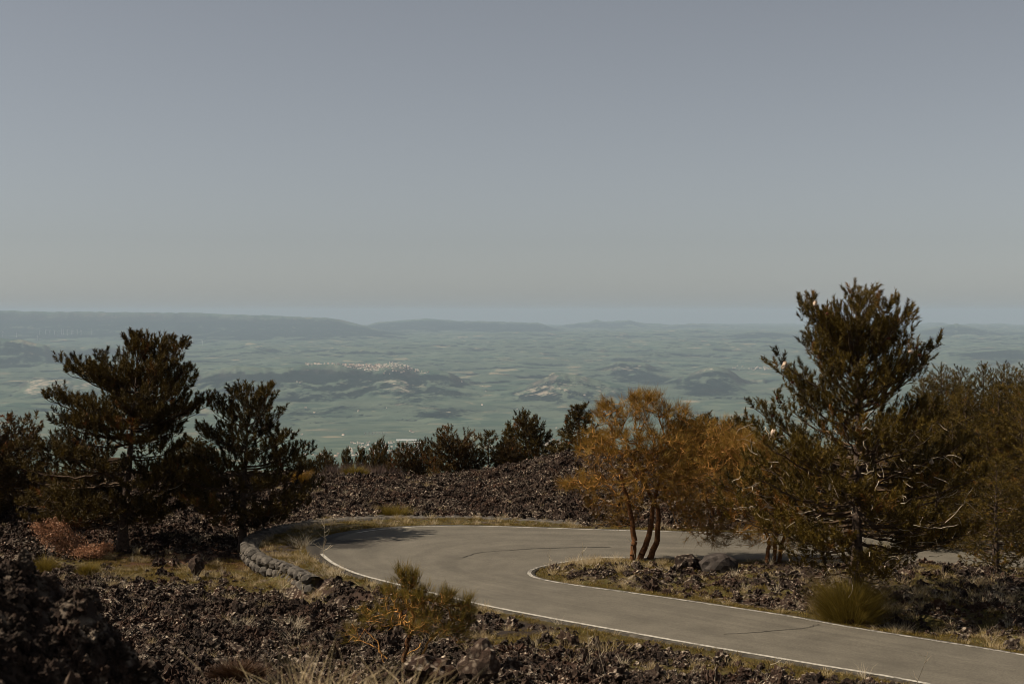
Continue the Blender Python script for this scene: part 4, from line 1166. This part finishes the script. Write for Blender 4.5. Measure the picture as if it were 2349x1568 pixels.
# ------------------------------------------------------------------ rocks that stand out
def rock(px, py, Y, r, seed, sq, label, mat='boulder', amp=0.3, name='lava_rock', sub=3, rz=0.0):
    x = (px - CX) / F * Y; z = EYE - (py - CY) / F * Y
    o = link(name, lumpy(name, r, seed, M[mat], amp, 1.5, sub, sq, True), None, (x, Y, max(gz(x, Y) + 0.15 * r, gz(x, Y) * 0.5 + z * 0.5)))
    o.rotation_euler = (0, 0, rz)
    return tag(o, label, 'rock')
rock(1648, 1300, 60.5, 0.72, 3, (1.1, 0.8, 0.85), 'large smooth-faced dark boulder under the broom tree', amp=0.22)
rock(1575, 1298, 60.8, 0.6, 7, (1.0, 0.8, 0.8), 'rough dark boulder left of the smooth-faced one', 'rock', 0.45)
rock(1100, 1482, 37.0, 0.62, 9, (0.9, 0.8, 1.0), 'upright lichened lava block in the foreground right of the broom bush', 'rock', 0.40)
rock(985, 1500, 35.5, 0.50, 13, (1.3, 0.9, 0.8), 'squat lichened lava block in front of the broom bush', 'rock', 0.45)
rock(450, 1262, 62.5, 0.34, 15, (0.9, 0.9, 1.2), 'pointed stump-like lava rock in front of the large left pine', 'rock', 0.4)
rock(628, 1212, 73.2, 0.30, 19, (1.5, 0.8, 0.8), 'loose pale stone lying on the wall behind the bend', 'stone', 0.2)

# ------------------------------------------------------------------ scattered stuff (instanced)
def scatter_group(name, coll):
    g = bpy.data.node_groups.new(name, 'GeometryNodeTree')
    g.interface.new_socket('Geometry', in_out='INPUT', socket_type='NodeSocketGeometry')
    g.interface.new_socket('Geometry', in_out='OUTPUT', socket_type='NodeSocketGeometry')
    gi = g.nodes.new('NodeGroupInput'); go = g.nodes.new('NodeGroupOutput')
    ci = g.nodes.new('GeometryNodeCollectionInfo'); ci.inputs['Collection'].default_value = coll
    ci.inputs['Separate Children'].default_value = True; ci.inputs['Reset Children'].default_value = True
    ip = g.nodes.new('GeometryNodeInstanceOnPoints'); ip.inputs['Pick Instance'].default_value = True
    def na(n, t):
        a = g.nodes.new('GeometryNodeInputNamedAttribute'); a.data_type = t; a.inputs['Name'].default_value = n; return a.outputs['Attribute']
    g.links.new(gi.outputs[0], ip.inputs['Points']); g.links.new(ci.outputs[0], ip.inputs['Instance'])
    g.links.new(na('pick', 'INT'), ip.inputs['Instance Index'])
    g.links.new(na('rot', 'FLOAT_VECTOR'), ip.inputs['Rotation']); g.links.new(na('siz', 'FLOAT_VECTOR'), ip.inputs['Scale'])
    g.links.new(ip.outputs[0], go.inputs[0])
    return g

def scatter(name, protos, pos, rot, siz, pick, label):
    coll = bpy.data.collections.new(name + '_forms')
    for i, me in enumerate(protos):
        coll.objects.link(bpy.data.objects.new('%s_form_%02d' % (name, i), me))
    me = bpy.data.meshes.new(name); me.vertices.add(len(pos)); me.vertices.foreach_set('co', np.asarray(pos, np.float32).ravel())
    a = me.attributes.new('rot', 'FLOAT_VECTOR', 'POINT'); a.data.foreach_set('vector', np.asarray(rot, np.float32).ravel())
    a = me.attributes.new('siz', 'FLOAT_VECTOR', 'POINT'); a.data.foreach_set('vector', np.asarray(siz, np.float32).ravel())
    a = me.attributes.new('pick', 'INT', 'POINT'); a.data.foreach_set('value', np.asarray(pick, np.int32))
    o = link(name, me)
    m = o.modifiers.new('scatter', 'NODES'); m.node_group = scatter_group(name, coll)
    return tag(o, label, kind='stuff')

rng = np.random.default_rng(5)
N = 420000
y = np.sqrt(rng.uniform(30 ** 2, 111 ** 2, N)); x = rng.uniform(-1, 1, N) * (0.385 * y + 1.5)
z, d, g, l, a = ground_parts(x, y)
dens = np.clip(0.9 - 0.9 * g - 0.75 * l - 0.6 * a, 0.03, 1) * sstep(0.15, 1.3, d) * (0.45 + 0.55 * sstep(-0.3, 0.3, fbm(x * 0.25, y * 0.25, 91, 3)))
dens = dens * np.interp(y, [30, 60, 110], [1.0, 0.8, 0.55])
dens = dens * np.where(inside(x, y, np.vstack([edge_i[::6]])) & (y > 44), 0.6, 1.0)
keep = (rng.random(N) < dens) & ~in_strip(x, y) & (seg_dist(x, y, wall_line[::5]) > np.where(y < 68, 0.85, 0.45))
x, y, z = x[keep], y[keep], z[keep]; n = len(x)
s = np.clip(np.exp(rng.normal(-2.75, 0.50, n)), 0.025, 0.30)
s = np.maximum(s, 0.0008 * y)
ny_ = 6000
ym = rng.uniform(8.5, 17, ny_ * 3); xm = rng.uniform(-0.45, 0.15, ny_ * 3) * ym
zm = ground_z(xm, ym); sm = np.clip(np.exp(rng.normal(-3.4, 0.5, len(ym))), 0.012, 0.12)
x = np.r_[x, xm]; y = np.r_[y, ym]; z = np.r_[z, zm]; s = np.r_[s, sm]; n = len(x)
rocks = [lumpy('rubble', 1.0, 40 + i, M['rock'], 0.75, 2.3, 3, (1.0, 1.0, 0.8), True) for i in range(7)]
scatter('lava_rubble', rocks, np.c_[x, y, z + 0.20 * s], rng.uniform(0, 6.28, (n, 3)), s[:, None] * rng.uniform(0.6, 1.3, (n, 3)), rng.integers(0, 7, n), 'jagged dark lava rubble with pale lichen over the fields')

def tuft(name, seed, n, h, spread, mat, width, lean=0.55):
    r_ = np.random.default_rng(seed)
    b = r_.normal(size=(n, 3)) * np.array([spread, spread, 0])
    d0 = norm(np.c_[b[:, :2] / (spread + 1e-6) * lean * 0.5 + r_.normal(size=(n, 2)) * lean * 0.5, np.ones(n)])
    L = h * r_.uniform(0.45, 1.15, n)
    mid = b + d0 * (L * 0.55)[:, None]; d1 = norm(d0 + np.c_[d0[:, :2] * 0.9, np.full(n, -0.25)])
    tip = mid + d1 * (L * 0.5)[:, None]
    sd = norm(np.cross(d0, r_.normal(size=(n, 3)))) * width * 0.5
    V = np.stack([b - sd, b + sd, mid + sd * 0.75, mid - sd * 0.75, tip], 1).reshape(-1, 3)
    o = (np.arange(n) * 5)[:, None]
    t = np.repeat(np.clip(0.5 + 0.28 * r_.normal(size=n), 0, 1), 5)
    return mesh_np(name, V, [np.array([[0, 1, 2, 3]]) + o, np.array([[3, 2, 4]]) + o], M[mat], False, {'tint': t})

def place(n_try, fn, ylim=(31, 110)):
    y = np.sqrt(rng.uniform(ylim[0] ** 2, ylim[1] ** 2, n_try)); x = rng.uniform(-1, 1, n_try) * (0.385 * y + 1.5)
    z, d, g, l, a = ground_parts(x, y)
    k = (rng.random(n_try) < fn(x, y, d, g, l, a)) & (d > 0.05)
    return x[k], y[k], z[k], d[k], g[k]
# low turf: olive and yellow
x, y, z, d, g = place(90000, lambda x, y, d, g, l, a: np.clip((g - 0.35) * 1.6, 0, 1) * 0.85 * (y < 84))
turf = [tuft('turf_tuft', 200 + i, 46, 0.16, 0.11, 'turf', 0.012, 0.8) for i in range(3)]
n = len(x); sc = rng.uniform(0.5, 1.2, n)
scatter('turf', turf, np.c_[x, y, z - 0.01], np.c_[np.zeros((n, 2)), rng.uniform(0, 6.28, n)], np.c_[sc, sc, sc * rng.uniform(0.6, 1.2, n)], rng.integers(0, 3, n), 'short olive and yellow turf beside the road')
# straw tufts: along the verges, in the meadow, sparse over the lava
def straw_p(x, y, d, g, l, a):
    clump = sstep(0.05, 0.45, fbm(x * 0.8, y * 0.8, 95, 3))
    p = 0.60 * g * clump + 0.020 + 0.16 * sstep(0.2, 0.5, fbm(x * 0.22 + 4, y * 0.22, 97, 3)) * clump
    tip = np.exp(-((x - 2.6) / 2.2) ** 2 - ((y - 62.6) / 1.2) ** 2)
    p = p + 0.75 * tip
    p = p + 0.6 * np.exp(-((x - 17.5) / 4.0) ** 2 - ((y - 46.6) / 0.7) ** 2) + 0.35 * ell(x, y, 2140, 1370, 4, 2.0)
    return np.clip(p, 0, 1) * np.where(y > 80, 0.5, 1)
x, y, z, d, g = place(60000, straw_p)
straws = [tuft('straw_tuft', 220 + i, 60, 0.34 + 0.05 * i, 0.10, 'straw', 0.008, 0.6) for i in range(3)] + [tuft('straw_tuft', 230 + i, 26, 0.5, 0.07, 'straw_pale', 0.008, 0.55) for i in range(2)]
n = len(x); sc = rng.uniform(0.45, 1.15, n)
scatter('dry_grass', straws, np.c_[x, y, z - 0.01], np.c_[np.zeros((n, 2)), rng.uniform(0, 6.28, n)], np.c_[sc, sc, sc], np.where(rng.random(n) < 0.8, rng.integers(0, 3, n), rng.integers(3, 5, n)), 'pale dry grass tufts on the verges and between the lava rocks')

# single plants that stand out
def stalk(px, py, Y, h, seed, label, n_br=7, lean=0.15, mat='straw_pale'):
    r_ = np.random.default_rng(seed); x = (px - CX) / F * Y; z = gz(x, Y)
    q = np.linspace(0, 1, 7); p = np.c_[lean * h * q + r_.normal(size=7) * 0.01, r_.normal(size=7) * 0.01, h * q]
    A, B, ra, rb = [p[:-1]], [p[1:]], [0.011 - 0.006 * q[:-1]], [0.011 - 0.006 * q[1:]]
    for k in range(n_br):
        u = r_.uniform(0.3, 0.95); c = np.array([np.interp(u, q, p[:, i]) for i in range(3)])
        e = c + np.array([r_.normal() * 0.22, r_.normal() * 0.15, r_.uniform(0.1, 0.35)]) * h * 0.6
        m = 0.5 * (c + e) + np.array([r_.normal() * 0.03, 0, -0.04])
        A += [c[None], m[None]]; B += [m[None], e[None]]; ra += [[0.007], [0.006]]; rb += [[0.006], [0.004]]
    v, f = tube_segments(np.vstack(A), np.vstack(B), np.concatenate(ra), np.concatenate(rb), 3)
    o = link('dry_stalk', mesh_np('dry_stalk', v, f, M[mat], False, {'tint': np.full(len(v), 0.75)}), None, (x, Y, z))
    return tag(o, label, 'dry plant')
stalk(1392, 1508, 41.2, 1.55, 1, 'tall bent pale stalk standing against the road, lower middle', 1, -0.25)
stalk(1355, 1480, 43.0, 1.1, 2, 'branched dry stalk just left of the tall bent one', 9, -0.1)
stalk(1640, 1528, 40.0, 0.75, 3, 'thin upright dry stalk at the near road edge', 3, 0.02)
stalk(1745, 1530, 40.6, 1.0, 4, 'forked dry stalk leaning right over the near white line', 5, 0.3)
stalk(2095, 1545, 40.2, 1.2, 5, 'forked dry stalk at the lower right road edge', 4, 0.35)
stalk(742, 1288, 62.4, 1.9, 6, 'bare branching dry plant at the left end of the white line', 13, 0.02)
stalk(705, 1285, 62.0, 1.3, 7, 'leaning tangle of dry stems beside the bare branching plant', 14, -0.45)
stalk(655, 1330, 58.0, 1.3, 8, 'pale forked stalks below the stone wall', 9, -0.3)
stalk(697, 1330, 57.6, 1.2, 9, 'upright pair of pale stalks right of the wall end', 6, -0.1)
stalk(1465, 1298, 60.4, 1.5, 10, 'thin curved pale stalk in front of the broom trunks', 2, -0.25)
stalk(1260, 1300, 62.6, 0.9, 11, 'dry weed sticking up from the tip of the island', 7, 0.05)
stalk(1335, 1288, 63.6, 0.9, 12, 'dry weed on the island left of the broom trunks', 6, 0.03)
for i, (px, Y, h, sp, lab) in enumerate([(705, 10.4, 0.62, 0.20, 'blurred pale grass clump at the bottom edge, nearest the dark mound'), (800, 9.8, 0.66, 0.24, 'large blurred tan grass clump at the bottom edge of the picture'), (915, 10.2, 0.55, 0.20, 'blurred tan grass clump at the bottom edge, rightmost of three')]):
    x = (px - CX) / F * Y; zt = EYE - (1478 - CY + 18 * i) / F * Y
    o = link('grass_clump', tuft('grass_clump', 260 + i, 170, h, sp, 'straw', 0.006, 0.75), None, (x, Y, zt - h * 0.95))
    tag(o, lab, 'grass clump')
    mz = gz(x, Y)
    if zt - h * 0.95 > mz: o.location.z = zt - h * 0.95

for i, (px, py, h, sp_, mt, lab) in enumerate([(692, 1250, 0.75, 0.22, 'straw_pale', 'white bushy dry grass clump between the wall and the road'), (690, 1283, 0.5, 0.35, 'straw', 'wide golden grass clump below the white bushy one'), (765, 1318, 0.55, 0.28, 'straw_pale', 'pinkish dry grass clump under the near white line, left of the broom bush'), (545, 1445, 0.6, 0.25, 'straw_pale', 'pale wiry grass clump on the lava above the rusty cushion plant'), (672, 1440, 0.7, 0.18, 'straw_pale', 'thin wiry grass clump on the lava left of the broom bush'), (240, 1290, 0.5, 0.5, 'straw', 'broad tan grass clump in the left meadow'), (1395, 1500, 0.55, 0.35, 'straw', 'tan grass clump at the foot of the tall bent stalk'), (2060, 1428, 0.6, 0.3, 'straw_pale', 'spiky pale grass clump at the road edge right of the tallest pine')]):
    x, y = G(px, py)
    tag(link('grass_clump', tuft('grass_clump', 280 + i, 150, h, sp_, mt, 0.009, 0.8), None, (x, y, gz(x, y) - 0.02)), lab, 'grass clump')
for i, (px, h, lab) in enumerate([(225, 0.75, 'blurred pale dead stem on the dark lava mound at the lower left'), (150, 0.5, 'short blurred dead stem on the dark mound, left of the taller stem'), (300, 0.6, 'leaning blurred dead stem at the right of the dark mound')]):
    stalk(px, 0, 9.6 + 0.3 * i, h, 90 + i, lab, 2, 0.06 * (i - 1), 'thicket')

# ------------------------------------------------------------------ the far towns, farms and wind turbines
def house_mesh(name, w_, d_, h_, rf):
    v = [(-w_, -d_, -h_ * 0.3), (w_, -d_, -h_ * 0.3), (w_, d_, -h_ * 0.3), (-w_, d_, -h_ * 0.3), (-w_, -d_, h_), (w_, -d_, h_), (w_, d_, h_), (-w_, d_, h_), (-w_, 0, h_ + rf), (w_, 0, h_ + rf)]
    me = bpy.data.meshes.new(name)
    me.from_pydata(v, [], [(0, 1, 5, 4), (1, 2, 6, 9, 5), (2, 3, 7, 6), (3, 0, 4, 8, 7), (4, 5, 9, 8), (6, 7, 8, 9)])
    me.materials.append(M['house']); me.materials.append(M['roof'])
    for p in me.polygons: p.material_index = 1 if p.index >= 4 else 0
    return me
hforms = [house_mesh('house', 7, 5, 8, 2.5), house_mesh('house', 10, 6, 11, 2.5), house_mesh('house', 6, 6, 13, 2), house_mesh('house', 13, 6, 8, 3)]
rs = random.Random(31)
def houses(n, box_, label, group, name='house', shape=None, cat='house', scale=1.0):
    k = 0
    while k < n:
        px, py = rs.uniform(box_[0], box_[2]), rs.uniform(box_[1], box_[3])
        if shape and not shape(px, py): continue
        p = hit(px, py)
        o = link(name, hforms[rs.randrange(4)], None, (p[0] + rs.uniform(-20, 20), p[1] + rs.uniform(-60, 60), p[2]))
        o.rotation_euler = (0, 0, rs.uniform(-0.5, 0.5)); s_ = scale * rs.uniform(0.75, 1.25); o.scale = (s_, s_, s_)
        tag(o, label, cat, group); k += 1
def crest_row(px): return np.interp(px, [q[0] for q in RIDGES[0]['p']], [q[1] for q in RIDGES[0]['p']])
houses(120, (705, 832, 880, 852), 'tiny pale house of the hilltop town along the crest of the long ridge', 'houses of the hilltop town', shape=lambda a, b: crest_row(a) + 0.5 < b < crest_row(a) + (5 if a < 790 else 17 - abs(a - 850) * 0.12), scale=1.5)
houses(30, (880, 845, 985, 858), 'tiny pale house on the slope right of the hilltop town', 'houses right of the hilltop town', shape=lambda a, b: crest_row(a) + 4 < b, scale=1.4)
houses(45, (805, 1014, 965, 1046), 'pinkish house of the valley town seen above the small crest pines', 'houses of the valley town', scale=1.0)
houses(60, (1252, 1008, 1296, 1040), 'white house of the town showing between the rounded pine and the broom tree', 'houses of the town behind the broom', scale=1.0)
houses(16, (690, 1040, 800, 1050), 'house at the foot of the slope left of the valley town', 'houses left of the valley town')
houses(40, (1676, 840, 1782, 850), 'tiny pale house of the far town left of the tallest pine', 'houses of the far town', scale=1.3)
def house_mass(name, n, box_, label, shape=None, scale=1.0):
    V_, F4, F5, k, m = [], [], [], 0, 0
    while k < n:
        px, py = rs.uniform(box_[0], box_[2]), rs.uniform(box_[1], box_[3])
        if shape and not shape(px, py): continue
        p = hit(px, py); s_ = scale * rs.uniform(0.6, 1.2); a_ = rs.uniform(-0.5, 0.5)
        me = hforms[rs.randrange(4)]; v = np.array([v.co[:] for v in me.vertices]) * s_
        v = np.c_[v[:, 0] * math.cos(a_) - v[:, 1] * math.sin(a_), v[:, 0] * math.sin(a_) + v[:, 1] * math.cos(a_), v[:, 2]] + np.array(p)
        V_.append(v)
        for pl in me.polygons: (F4 if len(pl.vertices) == 4 else F5).append([i_ + m for i_ in pl.vertices])
        m += len(v); k += 1
    o = link(name, mesh_np(name, np.vstack(V_), [np.array(F4), np.array(F5)], M['house']))
    return tag(o, label, kind='stuff')
house_mass('town_buildings', 230, (705, 832, 965, 855), 'mass of pale buildings of the hilltop town too far to tell apart', lambda a, b: crest_row(a) + 0.5 < b < crest_row(a) + (5 if a < 790 else 16 - abs(a - 860) * 0.10), 1.3)
house_mass('valley_buildings', 160, (800, 1014, 1300, 1048), 'mass of buildings of the valley towns too far to tell apart', lambda a, b: a < 965 or a > 1250)
for i in range(34):
    px, py = rs.uniform(430, 1700), rs.uniform(870, 1000)
    if 560 < px < 690 and py > 900: continue
    p = hit(px, py)
    o = link('farm_house', hforms[rs.randrange(4)], None, p); o.rotation_euler = (0, 0, rs.uniform(-0.8, 0.8)); s_ = rs.uniform(0.9, 1.6); o.scale = (s_, s_, s_)
    tag(o, 'lone white farm house among the valley fields', 'house', 'farm houses in the valley')
# greenhouses
for i, (px, py, L) in enumerate([(932, 1010, 110), (960, 1016, 70)]):
    p = hit(px, py); v, f = [], []
    for k in range(6):
        y0 = k * 9.0
        b = len(v); v += [(-L, y0, 0), (L, y0, 0), (L, y0, 6), (-L, y0, 6), (-L, y0 + 4.5, 9), (L, y0 + 4.5, 9), (-L, y0 + 9, 6), (L, y0 + 9, 6), (-L, y0 + 9, 0), (L, y0 + 9, 0)]
        f += [(b, b + 1, b + 2, b + 3), (b + 3, b + 2, b + 5, b + 4), (b + 4, b + 5, b + 7, b + 6), (b + 6, b + 7, b + 9, b + 8), (b, b + 3, b + 4, b + 6, b + 8), (b + 1, b + 9, b + 7, b + 5, b + 2)]
    me = bpy.data.meshes.new('greenhouse'); me.from_pydata(v, [], f); me.materials.append(M['white'])
    tag(link('greenhouse', me, None, p), ['long white greenhouse roof in the valley, the longer of two', 'short white greenhouse roof in the valley below the longer one'][i], 'greenhouse')
# road bridge on piers
p0, p1 = hit(835, 998), hit(888, 998)
vr = empty('viaduct', p0); tag(vr, 'small pale viaduct on piers in the valley behind the wooded rise', 'bridge')
dx, dy = p1[0] - p0[0], p1[1] - p0[1]; zt = max(p0[2], p1[2]) + 26
def bx(x0, x1, y0, y1, z0, z1):
    v = [(a, b, c) for c in (z0, z1) for b in (y0, y1) for a in (x0, x1)]
    return v, np.array([(0, 2, 3, 1), (4, 5, 7, 6), (0, 1, 5, 4), (2, 6, 7, 3), (0, 4, 6, 2), (1, 3, 7, 5)])
v, f = bx(0, dx, -6, 6, zt - p0[2] - 4, zt - p0[2]); link('deck', mesh_np('deck', v, f, M['concrete']), vr)
v, f = bx(-4, 4, -5, 5, -40, zt - p0[2] - 4); pier = mesh_np('pier', v, f, M['concrete'])
for k in range(7): link('pier', pier, vr, (dx * (k + 0.5) / 7, 0, 0))
# wind turbines
tv, tf = tube_line(np.c_[np.zeros(4), np.zeros(4), np.linspace(-5, 95, 4)], np.linspace(3.0, 1.8, 4), 8)
tower = mesh_np('tower', tv, tf, M['turbine'], True)
v, f = bx(-2, 2, -6, 5, 93.5, 97.5); nac = mesh_np('nacelle', v, f, M['turbine'])
bv = [(-0.8, 0, 0), (0.8, 0, 0), (2.2, 0.4, 10), (-1.2, 0.4, 10), (0.5, 0.2, 46), (0.1, 0.2, 46), (-0.6, -0.7, 0), (0.6, -0.7, 0), (1.6, -0.4, 10), (-0.9, -0.4, 10)]
blade = bpy.data.meshes.new('blade'); blade.from_pydata(bv, [], [(0, 1, 2, 3), (3, 2, 4, 5), (7, 6, 9, 8), (8, 9, 5, 4), (1, 7, 8, 2), (2, 8, 4), (6, 0, 3, 9), (9, 3, 5)]); blade.materials.append(M['turbine'])
spots = [(9, 772), (51, 775), (114, 782), (166, 769), (191, 769), (208, 766), (227, 765), (257, 768), (265, 766), (280, 768), (299, 772), (304, 768), (322, 768), (338, 768), (383, 777), (733, 787), (764, 788), (812, 791)]
for i, (sx, sy) in enumerate(spots):
    px, py = (sx if i < 15 else sx), sy
    if i < 15: px = sx * 0.55 if i > 2 else sx * 0.75
    else: px = 420 + (i - 15) * 22
    py = 768 if i > 2 and i < 15 else sy
    p = hit(px, py)
    t_ = empty('wind_turbine', p, rs.uniform(-0.5, 0.5), 1.25 * p[1] / 40000.0 if p[1] > 40000 else 1.15)
    link('tower', tower, t_); link('nacelle', nac, t_); r0_ = rs.uniform(0, 2.1)
    for k in range(3):
        b = link('blade', blade, t_, (0, -6.5, 95.5)); b.rotation_euler = (0, r0_ + k * 2.0944, 0)
    tag(t_, 'tiny white wind turbine on the far green slope at the left' if i < 15 else 'tiny white wind turbine, one of three right of the large left pine', 'wind turbine', 'wind turbines at the left' if i < 15 else 'three far wind turbines')
